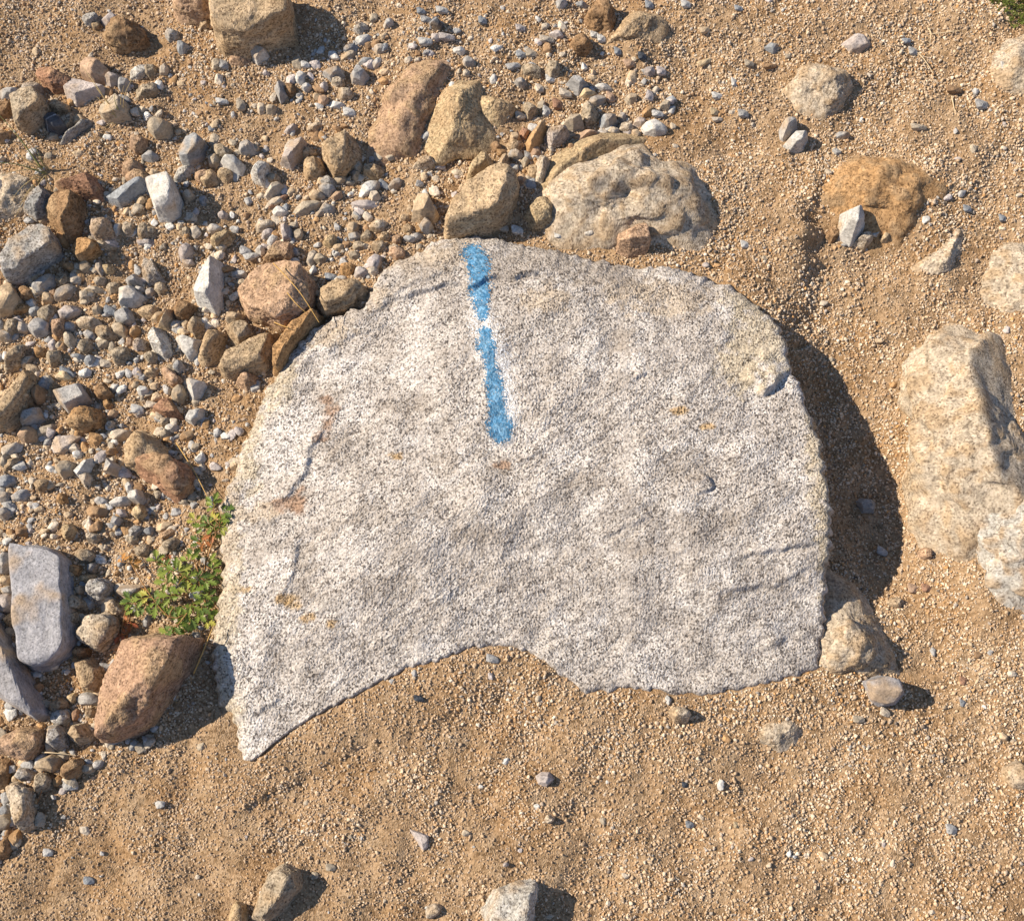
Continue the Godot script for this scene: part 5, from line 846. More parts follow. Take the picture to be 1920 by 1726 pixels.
func rock_height(x: float, z: float, inset: float, bevel: float) -> float:
	var h := table(rock_coarse, RNX, RNZ, (x + 0.75) / RC, (z + 0.62) / RC)
	if inset < bevel:
		var q := 1.0 - inset / bevel
		h -= bevel * 0.42 * (1.0 - sqrt(maxf(0.0, 1.0 - q * q)))
	for s in steps:
		var pl: Array = s[0]
		var best := 1e9
		var side := 0.0
		var arc := 0.0
		var run := 0.0
		var reach: float = s[2] * 2.0
		if x < s[4] - reach or x > s[5] + reach or z < s[6] - reach or z > s[7] + reach:
			continue
		for i in range(0, pl.size() - 2, 2):
			var ax: float = pl[i]
			var az: float = pl[i + 1]
			var dx: float = pl[i + 2] - ax
			var dz: float = pl[i + 3] - az
			var l2 := dx * dx + dz * dz
			var u := clampf(((x - ax) * dx + (z - az) * dz) / l2, 0.0, 1.0)
			var ex := x - ax - dx * u
			var ez := z - az - dz * u
			var d := ex * ex + ez * ez
			if d < best:
				best = d
				side = dx * (z - az) - dz * (x - ax)
				arc = run + sqrt(l2) * u
			run += sqrt(l2)
		var dist := sqrt(best)
		if dist > reach:
			continue
		dist += 0.0
		var ends := clampf(minf(arc, run - arc) / (0.22 * run), 0.0, 1.0)
		var wob := n_mid.get_noise_2d(x * 0.5 + 3.0, z * 0.5) * 0.006
		var sd := (dist if side < 0.0 else -dist) + wob
		h += s[1] * (0.12 + 0.88 * ends) * smoothstep(-s[8], s[8], sd) * exp(-maxf(sd, 0.0) / s[2])
		h -= s[3] * ends * clampf(0.7 + n_soft.get_noise_2d(x * 3.0, z * 3.0 + 11.0) * 1.5, 0.2, 1.2) * exp(-sd * sd / 0.000014)
	# undulation, a slanting fabric, chipped hollows and coarse grains
	var along := x * 0.83 - z * 0.56
	var across := x * 0.56 + z * 0.83
	h += n_soft.get_noise_2d(x * 1.4, z * 1.4) * 0.0065
	h += n_soft.get_noise_2d(along * 2.2 + 9.0, across * 6.0) * 0.0018
	h += n_mid.get_noise_2d(along * 0.6, across * 1.1) * 0.0012
	var c := n_cell.get_noise_2d(x * 0.35, z * 0.35)
	h += c * 0.001
	h += n_fine.get_noise_2d(x, z) * 0.0011
	return h

# ---------------------------------------------------------------- ground
func shape_land() -> void:
	# the hollow beside the rock, and sand banked up round the sunken boulders
	hollows.append([SHADE_HOLLOW[0], SHADE_HOLLOW[2], 0.115, 0.20, -0.052])
	for s in STONES:
		if s[8] == 3:
			var ex := 0.0
			var ez := 0.0
			for i in range(0, s[5].size(), 2):
				ex = maxf(ex, absf(s[5][i]))
				ez = maxf(ez, absf(s[5][i + 1]))
			hollows.append([s[2], s[3], ex * 1.12, ez * 1.12, s[4] * 0.34])
	var cn := 80
	coarse.resize(cn * cn)
	for j in cn:
		for i in cn:
			var acc := [0.0, 0.0]
			gauss_height(GROUND_POINTS, -1.6 + i * 0.04, -1.6 + j * 0.04, 0.15, 3, acc)
			coarse[j * cn + i] = acc[1] / acc[0]
	land.resize(NX * NZ)
	for j in NZ:
		for i in NX:
			land[j * NX + i] = raw_land(X0 + i * STEP, Z0 + j * STEP)

func raw_land(x: float, z: float) -> float:
	var h := table(coarse, 80, 80, (x + 1.6) / 0.04, (z + 1.6) / 0.04)
	h += n_soft.get_noise_2d(x, z) * 0.012 + n_soft.get_noise_2d(x * 2.2 + 31.0, z * 2.2) * 0.005
	h += n_mid.get_noise_2d(x * 0.45, z * 0.45) * 0.0036
	h += n_mid.get_noise_2d(x * 1.3 + 5.0, z * 1.3) * 0.0019
	h += n_fine.get_noise_2d(x * 0.8, z * 0.8) * 0.0018
	for d in hollows:
		var ex: float = (x - d[0]) / d[2]
		var ez: float = (z - d[1]) / d[3]
		var q := ex * ex + ez * ez
		if q < 6.0:
			h += d[4] * exp(-q)
	# small eroded bank with a steep side
	var bx: float = x - SCARP[0] - n_mid.get_noise_1d(z * 0.5) * 0.02
	var bz: float = z - SCARP[2]
	var bw := exp(-bz * bz / 0.007)
	if absf(bx) < 0.2 and bw > 0.01:
		h += bw * (0.034 * exp(-bx * bx / 0.003) if bx < 0.0 else 0.034 * (1.0 - smoothstep(0.0, 0.055, bx)) - 0.010 * exp(-pow((bx - 0.05) / 0.04, 2.0)))
	var s := rock_share(x, z)
	if s < 1.4:
		if s < 0.8:
			return minf(h, 0.0)
		var best := 1e9
		var at := 0
		for k in range(0, NT, 6):
			var dx := x - edge_x[k]
			var dz := z - edge_z[k]
			var d := dx * dx + dz * dz
			if d < best:
				best = d
				at = k
		for k in range(at - 5, at + 6):
			var q := (k + NT) % NT
			var dx := x - edge_x[q]
			var dz := z - edge_z[q]
			var d := dx * dx + dz * dz
			if d < best:
				best = d
				at = q
		var dist := sqrt(best)
		var wb := edge_sand[at]
		var e := edge_y[at]
		if s < 1.0:
			return lerpf(h, e, wb) - dist * 0.9 - 0.001
		var pull := wb * exp(-best / 0.0042)
		h = lerpf(h, e - 0.0005 + minf(dist * 0.12, 0.01), pull)
		h -= (1.0 - wb) * 0.006 * exp(-best / 0.0006)
	return h

func land_at(x: float, z: float) -> float:
	return table(land, NX, NZ, (x - X0) / STEP, (z - Z0) / STEP)

func build_ground() -> void:
	var xs := []
	var zs := []
	var far := [0.012, 0.03, 0.07, 0.15, 0.3, 0.6, 1.2, 2.4, 4.5, 9.0, 18.0, 40.0]
	for i in range(far.size() - 1, -1, -1):
		xs.append(X0 - far[i])
		zs.append(Z0 - far[i])
	for i in NX:
		xs.append(X0 + i * STEP)
	for j in NZ:
		zs.append(Z0 + j * STEP)
	for f in far:
		xs.append(X0 + (NX - 1) * STEP + f)
		zs.append(Z0 + (NZ - 1) * STEP + f)
	var nx := xs.size()
	var nz := zs.size()
	var v := PackedVector3Array()
	var col := PackedColorArray()
	var tan_soil := Color(0.40, 0.28, 0.17)
	var rust_soil := Color(0.375, 0.245, 0.135)
	var pale_soil := Color(0.44, 0.33, 0.22)
	for j in nz:
		for i in nx:
			var x: float = xs[i]
			var z: float = zs[j]
			var y := land_at(x, z)
			var over := maxf(0.0, maxf(absf(x) - 1.4, maxf(-1.4 - z, z - 1.19)))
			y += over * 0.05 * n_soft.get_noise_2d(x * 0.2, z * 0.2) * 4.0
			v.append(Vector3(x, y, z))
			var a := n_soft.get_noise_2d(x * 0.9 + 20.0, z * 0.9)
			var b := n_mid.get_noise_2d(x * 0.4, z * 0.4 + 8.0)
			var c := tan_soil.lerp(rust_soil, clampf(a * 1.6 + 0.25, 0.0, 1.0)).lerp(pale_soil, clampf(b * 1.2, 0.0, 0.8))
			col.append(c)
	var ix := PackedInt32Array()
	for j in nz - 1:
		for i in nx - 1:
			var k := j * nx + i
			ix.append_array([k, k + 1, k + nx, k + 1, k + nx + 1, k + nx])
	var o := put("ground", mesh_of(v, ix, col), mats["soil"], self)
	o.set_meta("kind", "structure")

# ---------------------------------------------------------------- painted rock
func along_line(line: Array, x: float, z: float) -> float:
	# distance to a tapering stroke, 1 on its outline
	var best := 9.0
	for i in range(0, line.size() - 3, 3):
		var ax: float = line[i]
		var az: float = line[i + 1]
		var dx: float = line[i + 3] - ax
		var dz: float = line[i + 4] - az
		var u := clampf(((x - ax) * dx + (z - az) * dz) / (dx * dx + dz * dz), 0.0, 1.0)
		var w := lerpf(line[i + 2], line[i + 5], u)
		best = minf(best, Vector2(x - ax - dx * u, z - az - dz * u).length() / w)
	return best

func build_rock() -> void:
	var ns := 180
	var v := PackedVector3Array()
	var col := PackedColorArray()
	var rings := ns + 6
	var stain_colors := [Color(0.36, 0.24, 0.165), Color(0.37, 0.33, 0.285), Color(0.52, 0.36, 0.18), Color(0.54, 0.475, 0.36), Color(0.53, 0.455, 0.36), Color(0.76, 0.74, 0.71)]
	for r in rings + 1:
		for t in NT:
			var ex := edge_x[t]
			var ez := edge_z[t]
			var out := Vector2(ex, ez) - ROCK_CENTRE
			var rad := out.length()
			out /= rad
			var p := Vector3.ZERO
			if r <= ns:
				var s := float(r) / ns
				var x := lerpf(ROCK_CENTRE.x, ex, s)
				var z := lerpf(ROCK_CENTRE.y, ez, s)
				p = Vector3(x, rock_height(x, z, (1.0 - s) * rad * 0.92, edge_bevel[t]), z)
			else:
				var k := r - ns
				var drop: float = [0.0, 0.006, 0.02, 0.045, 0.08, 0.13, 0.22][k]
				var wide: float = [0.0, 0.0035, 0.007, 0.009, 0.010, 0.008, 0.004][k]
				var y := edge_y[t] - drop
				wide += n_mid.get_noise_3d(ex, y * 1.5, ez) * 0.008 * minf(1.0, drop / 0.02)
				p = Vector3(ex + out.x * wide, y, ez + out.y * wide)
			v.append(p)
			# colour of the minerals and stains
			var m := n_mid.get_noise_2d(p.x * 0.5 + 40.0, p.z * 0.5)
			var m2 := n_soft.get_noise_2d(p.x * 1.8 - 7.0, p.z * 1.8)
			var c := Color(0.575, 0.54, 0.497)
			c = c.lerp(Color(0.44, 0.405, 0.365), clampf(m * 1.0 + 0.16, 0.0, 0.7))
			c = c.lerp(Color(0.70, 0.675, 0.64), clampf(-m2 * 1.5, 0.0, 0.7))
			var along := p.x * 0.83 - p.z * 0.56
			var across := p.x * 0.56 + p.z * 0.83
			var streak := n_mid.get_noise_2d(along * 0.3, across * 1.1 + 30.0)
			c = c.lerp(Color(0.41, 0.38, 0.345), clampf(streak * 1.4 - 0.3, 0.0, 0.45))
			for st in ROCK_STAINS:
				var dx: float = (p.x - st[0]) / st[2]
				if absf(dx) > 1.7:
					continue
				var dz: float = (p.z - st[1]) / st[3]
				if absf(dz) > 1.7:
					continue
				var q := dx * dx + dz * dz
				q += n_mid.get_noise_2d(p.x * 1.1, p.z * 1.1 + 2.0) * 1.3 + n_fine.get_noise_2d(p.x, p.z) * 0.5
				var a := smoothstep(1.35, 0.35, q) * (0.85 if st[4] != 1 and st[4] != 5 else 0.6)
				c = c.lerp(stain_colors[st[4]], a)
			if r > ns:
				c = c.lerp(Color(0.46, 0.34, 0.2), clampf(0.5 + n_mid.get_noise_3d(p.x, p.y, p.z) * 1.5, 0.0, 0.9))
			c *= 1.0 + n_fine.get_noise_2d(p.x * 1.3 + 3.0, p.z * 1.3) * 0.26
			col.append(Color(c.r, c.g, c.b))
	var ix := PackedInt32Array()
	for r in rings:
		for t in NT:
			var a := r * NT + t
			var b := r * NT + (t + 1) % NT
			if r > 0:
				ix.append_array([a, b, a + NT])
			ix.append_array([b, b + NT, a + NT])
	var nrm := smooth_normals(v, ix)
	if nrm[100 * NT].y < 0.0:
		for i in range(0, ix.size(), 3):
			var q := ix[i + 1]
			ix[i + 1] = ix[i + 2]
			ix[i + 2] = q
		for i in nrm.size():
			nrm[i] = -nrm[i]
	for t in NT:
		nrm[t] = Vector3.UP
	var root := Node3D.new()
	root.name = "painted_rock"
	add_child(root)
	tag(root, "broad pale grey granite rock with a blue paint stroke down its face", "rock")
	put("granite_block", mesh_of(v, ix, col, nrm), mats["rock"], root)
	# paint: flakes of the rock's own surface, lifted by the thickness of the coat
	var coats := [["blue_paint_stroke", "worn blue paint stroke"], ["white_paint_coat", "faded white paint under the blue stroke"]]
	for k in 2:
		var pv := PackedVector3Array()
		var pn := PackedVector3Array()
		var pc := PackedColorArray()
		var pi := PackedInt32Array()
		for i in range(0, ix.size(), 3):
			var a := v[ix[i]]
			if a.x < -0.12 or a.x > 0.03 or a.z < -0.5 or a.z > 0.03:
				continue
			var g := (a + v[ix[i + 1]] + v[ix[i + 2]]) / 3.0
			var d := 9.0
			if k == 0:
				d = minf(along_line(BLUE_UPPER, g.x, g.z), along_line(BLUE_LOWER, g.x, g.z))
			else:
				d = along_line(WHITE_COAT, g.x, g.z)
			var wear := n_mid.get_noise_2d(g.x * 1.5, g.z * 1.5) * 0.55 + n_fine.get_noise_2d(g.x * 1.4, g.z * 1.4) * 0.75
			# sprayed coat: dense in the middle of the stroke, scattered specks at its border
			var cover := smoothstep(1.25, 0.45, d + wear * 0.55) * 0.97
			if k == 1:
				cover = smoothstep(1.3, 0.1, d + absf(wear) * 0.5) * 0.62
			if cover < 0.02 or rng.randf() > cover:
				continue
			var thick := 0.0007 if k == 0 else 0.00035
			for q in 3:
				var id := ix[i + q]
				pi.append(pv.size())
				pv.append(v[id] + nrm[id] * thick)
				pn.append(nrm[id])
				var f := 1.0 + n_fine.get_noise_2d(v[id].x * 2.0, v[id].z * 2.0) * 0.55
				var base := Color(0.055, 0.19, 0.345).lerp(Color(0.22, 0.41, 0.58), clampf(0.35 + wear * 1.0, 0.0, 0.9)) if k == 0 else Color(0.74, 0.745, 0.75)
				pc.append(Color(base.r * f, base.g * f, base.b * f) if k == 0 else Color(base.r, base.g, base.b))
		var o := put(coats[k][0], mesh_of(pv, pi, pc, pn), mats["paint"], root)
		o.set_meta("label", coats[k][1])

# ---------------------------------------------------------------- stones
func sphere(level: int) -> Array:
	if spheres.has(level):
		return spheres[level]
	var t := (1.0 + sqrt(5.0)) / 2.0
	var v: Array[Vector3] = []
	for q in [[-1, t, 0], [1, t, 0], [-1, -t, 0], [1, -t, 0], [0, -1, t], [0, 1, t], [0, -1, -t], [0, 1, -t], [t, 0, -1], [t, 0, 1], [-t, 0, -1], [-t, 0, 1]]:
		v.append(Vector3(q[0], q[1], q[2]).normalized())
	var f := [0, 11, 5, 0, 5, 1, 0, 1, 7, 0, 7, 10, 0, 10, 11, 1, 5, 9, 5, 11, 4, 11, 10, 2, 10, 7, 6, 7, 1, 8, 3, 9, 4, 3, 4, 2, 3, 2, 6, 3, 6, 8, 3, 8, 9, 4, 9, 5, 2, 4, 11, 6, 2, 10, 8, 6, 7, 9, 8, 1]
	for l in level:
		var mid := {}
		var g := []
		for i in range(0, f.size(), 3):
			var m := []
			for e in 3:
				var a: int = f[i + e]
				var b: int = f[i + (e + 1) % 3]
				var key := mini(a, b) * 100000 + maxi(a, b)
				if not mid.has(key):
					mid[key] = v.size()
					v.append(((v[a] + v[b]) * 0.5).normalized())
				m.append(mid[key])
			g.append_array([f[i], m[0], m[2], f[i + 1], m[1], m[0], f[i + 2], m[2], m[1], m[0], m[1], m[2]])
		f = g
	var ix := PackedInt32Array()
	for i in range(0, f.size(), 3):
		ix.append_array([f[i], f[i + 2], f[i + 1]])
	spheres[level] = [PackedVector3Array(v), ix]
	return spheres[level]

func tint(c: String) -> Color:
	match c:
		"w": return Color(0.53, 0.515, 0.475)
		"g": return Color(0.375, 0.365, 0.345)
		"b": return Color(0.285, 0.30, 0.31)
		"k": return Color(0.075, 0.085, 0.10)
		"l": return Color(0.45, 0.40, 0.37)
		"t": return Color(0.49, 0.375, 0.245)
		"c": return Color(0.54, 0.465, 0.365)
		"o": return Color(0.43, 0.265, 0.13)
		"r": return Color(0.36, 0.21, 0.135)
		"y": return Color(0.52, 0.405, 0.25)
		"v": return Color(0.42, 0.355, 0.265)
		"s": return Color(0.345, 0.345, 0.36)
		"q": return Color(0.40, 0.265, 0.185)
		"n": return Color(0.32, 0.205, 0.115)
	return Color(0.45, 0.31, 0.21)

func stone_mesh(poly: Array, h: float, fac: Array, c: String, sty: int, level: int, where: Vector3, s: int) -> ArrayMesh:
	var r := RandomNumberGenerator.new()
	r.seed = s
	var cy := h * 0.36
	var bury := h * (0.22 if sty < 3 else 0.45)
	var nrm: Array[Vector3] = []
	var dis := PackedFloat32Array()
	@warning_ignore("integer_division")
	var n := poly.size() / 2
	var ext := Vector3(0.001, h * 0.5, 0.001)
	for i in n:
		var a := Vector2(poly[i * 2], poly[i * 2 + 1])
		var b := Vector2(poly[(i * 2 + 2) % poly.size()], poly[(i * 2 + 3) % poly.size()])
		var d := (b - a).normalized()
		var o := Vector2(d.y, -d.x)
		if o.dot((a + b) * 0.5) < 0.0:
			o = -o
		var tilt := deg_to_rad(r.randf_range(38.0, 56.0) if sty == 3 else (r.randf_range(2.0, 12.0) if level > 4 or fac.size() > 10 else r.randf_range(4.0, 24.0)))
		var q := Vector3(o.x * cos(tilt), sin(tilt), o.y * cos(tilt))
		nrm.append(q)
		dis.append(maxf(q.dot(Vector3(a.x, h * (0.12 if sty < 3 else 0.32) - cy, a.y)), h * 0.08))
		ext.x = maxf(ext.x, absf(a.x))
		ext.z = maxf(ext.z, absf(a.y))
	nrm.append(Vector3.DOWN)
	dis.append(cy + bury)
	var small := minf(ext.x, ext.z)
	if fac.size() > 0:
		for i in range(0, fac.size(), 5):
			var dr := deg_to_rad(fac[i + 3])
			var sl := deg_to_rad(fac[i + 4] * (0.8 if fac[i + 3] > 55.0 and fac[i + 3] < 125.0 else 1.0))
			var q := Vector3(cos(dr) * sin(sl), cos(sl), sin(dr) * sin(sl))
			nrm.append(q)
			dis.append(maxf(q.dot(Vector3(fac[i], fac[i + 2] - cy, fac[i + 1])), h * 0.12))
		nrm.append(Vector3.UP)
		dis.append(h * 1.02 - cy)
	else:
		var dr := r.randf() * TAU
		var sl := deg_to_rad(r.randf_range(4.0, 20.0))
		nrm.append(Vector3(cos(dr) * sin(sl), cos(sl), sin(dr) * sin(sl)))
		dis.append((h - cy) * 0.92)
		for k in (3 if sty < 2 else 2):
			dr += TAU / 3.0 + r.randf_range(-0.5, 0.5)
			sl = deg_to_rad(r.randf_range(32.0, 56.0))
			var q := Vector3(cos(dr) * sin(sl), cos(sl), sin(dr) * sin(sl))
			nrm.append(q)
			dis.append(q.dot(Vector3(cos(dr) * small * r.randf_range(0.3, 0.75), h * 0.9 - cy, sin(dr) * small * 0.5)))
	if sty != 2 and small > 0.012:
		# a few broken corners
		for k in (3 if fac.size() > 0 else 6):
			var dr := r.randf() * TAU
			var q := Vector3(cos(dr), r.randf_range(0.1, 1.3), sin(dr)).normalized()
			var far := 0.0
			for i in n:
				far = maxf(far, q.dot(Vector3(poly[i * 2], (h - cy) * 0.7, poly[i * 2 + 1])))
			nrm.append(q)
			dis.append(maxf(far * (r.randf_range(0.90, 0.98) if fac.size() > 0 else r.randf_range(0.72, 0.93)), small * 0.3))
	for i in dis.size():
		dis[i] = maxf(dis[i], small * 0.12)
	var power: float = [48.0, 30.0 if fac.is_empty() else 44.0, 11.0, 15.0][sty]
	var sp := sphere(level)
	var dirs: PackedVector3Array = sp[0]
	var v := PackedVector3Array()
	v.resize(dirs.size())
	var col := PackedColorArray()
	col.resize(dirs.size())
	var base := tint(c) * r.randf_range(1.0, 1.22)
	base = base.lerp(Color(0.46, 0.33, 0.2), r.randf_range(0.0, 0.10))
	var dust := Color(0.45, 0.32, 0.19)
	var rough: float = [0.3, 0.75, 1.25, 0.9][sty]
	var off := Vector3(r.randf() * 9.0, r.randf() * 9.0, r.randf() * 9.0)
	var size := (ext.x + ext.z) * 0.5
	for i in dirs.size():
		var d := (dirs[i] * ext).normalized()
		var sum := 0.0
		for k in nrm.size():
			var q := nrm[k].dot(d)
			if q > 0.0:
				sum += pow(q / dis[k], power)
		var rad := pow(sum, -1.0 / power)
		var p := d * rad
		var w := p + off
		var lump := n_mid.get_noise_3d(w.x * 0.9, w.y * 0.9, w.z * 0.9)
		var bits := n_fine.get_noise_3d(w.x * 0.9, w.y * 0.9, w.z * 0.9)
		var broad := n_soft.get_noise_3d(w.x * 2.2, w.y * 2.2, w.z * 2.2)
		p += d * (broad * minf(size * [0.05, 0.07, 0.12, 0.20][sty], 0.012 if sty < 3 else 0.026) + lump * minf(size * 0.10, 0.0055) * rough + bits * minf(size * 0.05, 0.0021) * rough)
		v[i] = p + Vector3(0.0, cy, 0.0)
		var f := 1.0 + lump * 0.28 + bits * (0.16 + 0.14 * rough)
		var q2 := base * f
		q2 = q2.lerp(dust, clampf(broad * (1.5 if sty < 3 else 0.6) + lump * (0.7 if sty < 3 else 1.4) - 0.15 + 0.12 * rough + (0.2 if sty == 3 else 0.0), 0.0, 0.75))
		if c == "k" and absf(p.dot(Vector3(0.6, 0.2, 0.77))) < 0.0016:
			q2 = Color(0.42, 0.42, 0.42)
		col[i] = Color(q2.r, q2.g, q2.b)
	return flat_mesh(v, sp[1], col) if sty < 2 else mesh_of(v, sp[1], col)

func build_stone(s: Array, id: int) -> void:
	var y := land_at(s[2], s[3])
	for i in range(0, s[5].size(), 2):
		y = minf(y, land_at(s[2] + s[5][i] * 0.7, s[3] + s[5][i + 1] * 0.7) + s[4] * 0.15)
	if s[8] == 3:
		y = land_at(s[2], s[3]) - s[4] * 0.27
	var where := Vector3(s[2], y, s[3])
	var lv: int = [3, 4, 4, 5][s[9]]
	if s[8] == 3:
		lv = 5
	var m := stone_mesh(s[5], s[4], s[6], s[7], s[8], lv, where, id)
	var o := put(s[0], m, mats["smooth"] if s[8] == 0 else mats["grain"], self)
	o.position = where
	tag(o, s[1], "boulder" if s[0] == "boulder" else "stone")

func ring(w: float, d: float, turn: float, r: RandomNumberGenerator) -> Array:
	var n := r.randi_range(6, 8)
	var ph := r.randf() * TAU
	var p := []
	for i in n:
		var a := ph + TAU * (i + r.randf_range(-0.28, 0.28)) / n
		var q := Vector2(w * 0.5 * cos(a), d * 0.5 * sin(a)) * r.randf_range(0.94, 1.14)
		q = q.rotated(deg_to_rad(turn))
		p.append(q.x)
		p.append(q.y)
	return p

func build_pebble(s: Array, id: int) -> void:
	var r := RandomNumberGenerator.new()
	r.seed = id
	var h: float = s[6]
	var where := Vector3(s[1], land_at(s[1], s[2]) - h * 0.1, s[2])
	var m := stone_mesh(ring(s[3], s[4], s[5], r), h, [], s[7], s[8], 3, where, id * 3)
	var o := put("pebble", m, mats["smooth"] if s[8] == 0 else mats["grain"], self)
	o.position = where
	tag(o, s[0], "stone", "small stones in the gravel")

# ---------------------------------------------------------------- loose gravel and grit
func scatter(called: String, m: Mesh, mat: Material, xf: Array[Transform3D], cols: PackedColorArray, label: String, category: String) -> void:
	var mm := MultiMesh.new()
	mm.transform_format = MultiMesh.TRANSFORM_3D
	mm.use_colors = true
	mm.mesh = m
	mm.instance_count = xf.size()
	for i in xf.size():
		mm.set_instance_transform(i, xf[i])
		mm.set_instance_color(i, cols[i])
	var o := MultiMeshInstance3D.new()
	o.name = called
	o.multimesh = mm
	o.material_override = mat
	add_child(o)
	tag(o, label, category, "", "stuff")

func in_area(area: PackedVector2Array, x: float, z: float) -> bool:
	return Geometry2D.is_point_in_polygon(Vector2(x, z), area)

func unit_stone(sty: int, s: int, level: int) -> ArrayMesh:
	# a lump of unit size, white, to be tinted copy by copy
	var r := RandomNumberGenerator.new()
	r.seed = s
	var nrm: Array[Vector3] = []
	var dis := PackedFloat32Array()
	for k in 13:
		nrm.append(Vector3(r.randfn(), r.randfn(), r.randfn()).normalized())
		dis.append(r.randf_range(0.72, 1.05))
	for q in [Vector3.UP, Vector3.DOWN, Vector3.LEFT, Vector3.RIGHT, Vector3.FORWARD, Vector3.BACK]:
		nrm.append(q)
		dis.append(1.1)
	var sp := sphere(level)
	var v := PackedVector3Array()
	var col := PackedColorArray()
	var power := 40.0 if sty == 0 else 12.0
	for d: Vector3 in sp[0]:
		var sum := 0.0
		for k in nrm.size():
			var q := nrm[k].dot(d)
			if q > 0.0:
				sum += pow(q / dis[k], power)
		var w := d * 0.02
		var rad := pow(sum, -1.0 / power) * (1.0 + 0.12 * n_mid.get_noise_3d(w.x + s, w.y, w.z) * (1.0 if sty == 0 else 1.6))
		v.append(d * rad)
		col.append(Color(1, 1, 1))
	return flat_mesh(v, sp[1], col)

func pick(palette: Array, t: float) -> Color:
	for p in palette:
		t -= p[0]
		if t <= 0.0:
			return p[1]
	return palette[0][1]

func build_gravel() -> void:
	var area := PackedVector2Array()
	for i in range(0, GRAVEL_AREA.size(), 2):
		area.append(Vector2(GRAVEL_AREA[i], GRAVEL_AREA[i + 1]))
	var pal := [[0.16, tint("v")], [0.16, tint("t")], [0.14, tint("c")], [0.19, tint("g")], [0.08, tint("l")], [0.12, tint("w")], [0.07, tint("o")], [0.05, tint("n")], [0.04, tint("b")]]
	var kinds := [["angular_gravel", 0, "loose angular gravel chips scattered among the larger stones", 71], ["rounded_gravel", 1, "loose crumbly rounded gravel between the larger stones", 72]]
	for kd in kinds:
		var xf: Array[Transform3D] = []
		var cols := PackedColorArray()
		var n := 0
		while n < 13000:
			n += 1
			var x := rng.randf_range(-1.36, 1.3)
			var z := rng.randf_range(-1.3, 1.1)
			var inside := in_area(area, x, z)
			var dens := n_soft.get_noise_2d(x * 1.3 + 50.0, z * 1.3)
			var keep := 0.62 + dens * 0.9 if inside else 0.045 + dens * 0.05
			if z < -0.55 and inside:
				keep *= 0.62
			if z > -0.2 and x < -0.3 and inside:
				keep += 0.25
			if rng.randf() > keep or rock_share(x, z) < 1.015:
				continue
			var d := 0.0028 + 0.0078 * pow(rng.randf(), 2.6)
			if not inside:
				d *= 0.72
			var b := Basis.from_euler(Vector3(rng.randf() * TAU, rng.randf() * TAU, rng.randf() * TAU)).scaled(Vector3(1.0, rng.randf_range(0.62, 0.95), rng.randf_range(0.75, 1.15)) * d)
			xf.append(Transform3D(b, Vector3(x, land_at(x, z) + d * rng.randf_range(0.0, 0.45), z)))
			var c := pick(pal, rng.randf()) * rng.randf_range(0.95, 1.4)
			cols.append(Color(c.r, c.g, c.b))
		if kd[1] == 0:
			for s in LOOSE:
				var d: float = (s[2] + s[3]) * 0.27
				xf.append(Transform3D(Basis.from_euler(Vector3(0.0, -deg_to_rad(s[4]), 0.0)).scaled(Vector3(1, 1, 1)) * Basis.from_scale(Vector3(s[2] * 0.5, d * 0.7, s[3] * 0.5)), Vector3(s[0], land_at(s[0], s[1]) + d * 0.35, s[1])))
				var c := tint(s[6]) * rng.randf_range(0.9, 1.15)
				cols.append(Color(c.r, c.g, c.b))
		scatter(kd[0], unit_stone(kd[1], kd[3], 2), mats["gravel"], xf, cols, kd[2], "gravel")

func build_grit() -> void:
	var pal := [[0.38, Color(0.51, 0.38, 0.245)], [0.24, Color(0.62, 0.50, 0.36)], [0.12, Color(0.68, 0.59, 0.46)], [0.10, Color(0.37, 0.225, 0.115)], [0.07, Color(0.36, 0.33, 0.29)], [0.06, Color(0.50, 0.28, 0.11)], [0.03, Color(0.11, 0.095, 0.085)], [0.02, Color(0.8, 0.77, 0.72)]]
	var bases: Array[Basis] = []
	for i in 256:
		bases.append(Basis.from_euler(Vector3(rng.randf() * TAU, rng.randf() * TAU, rng.randf() * TAU)) * Basis.from_scale(Vector3(1.0, rng.randf_range(0.65, 0.95), rng.randf_range(0.8, 1.2))))
	var kinds := [["coarse_grit", 45000, 0.0021, 0.0038, "coarse pale granite grit spread over the sand", 81], ["fine_grit", 330000, 0.0011, 0.0022, "fine tan sand grains covering the ground", 82]]
	for kd in kinds:
		var xf: Array[Transform3D] = []
		var cols := PackedColorArray()
		for n in kd[1]:
			var x := rng.randf_range(-1.3, 1.3)
			var z := rng.randf_range(-1.28, 1.08)
			var silt := n_soft.get_noise_2d(x * 1.1 + 80.0, z * 1.1) + 0.5 * n_mid.get_noise_2d(x * 0.25 + 80.0, z * 0.25)
			# silty crust in front of the rock, open grit elsewhere
			var crust := smoothstep(0.35, 0.75, z) * smoothstep(0.5, -0.3, x) * 0.5
			var keep := 0.80 - silt * 0.7 - crust * (0.3 if kd[1] > 100000 else 1.3)
			if rng.randf() > keep or rock_share(x, z) < 1.006:
				continue
			var d := rng.randf_range(kd[2], kd[3])
			xf.append(Transform3D(bases[n & 255].scaled(Vector3(d, d, d)), Vector3(x, land_at(x, z) + d * rng.randf_range(0.0, 0.6), z)))
			var c := pick(pal, rng.randf()) * rng.randf_range(0.82, 1.18)
			c = c.lerp(Color(0.42, 0.298, 0.185), clampf(rng.randf_range(0.1, 0.7) + silt * 0.5 + crust * 0.7, 0.0, 0.92))
			cols.append(Color(c.r, c.g, c.b))
		scatter(kd[0], unit_stone(0, kd[5], 1), mats["grit"], xf, cols, kd[4], "sand")

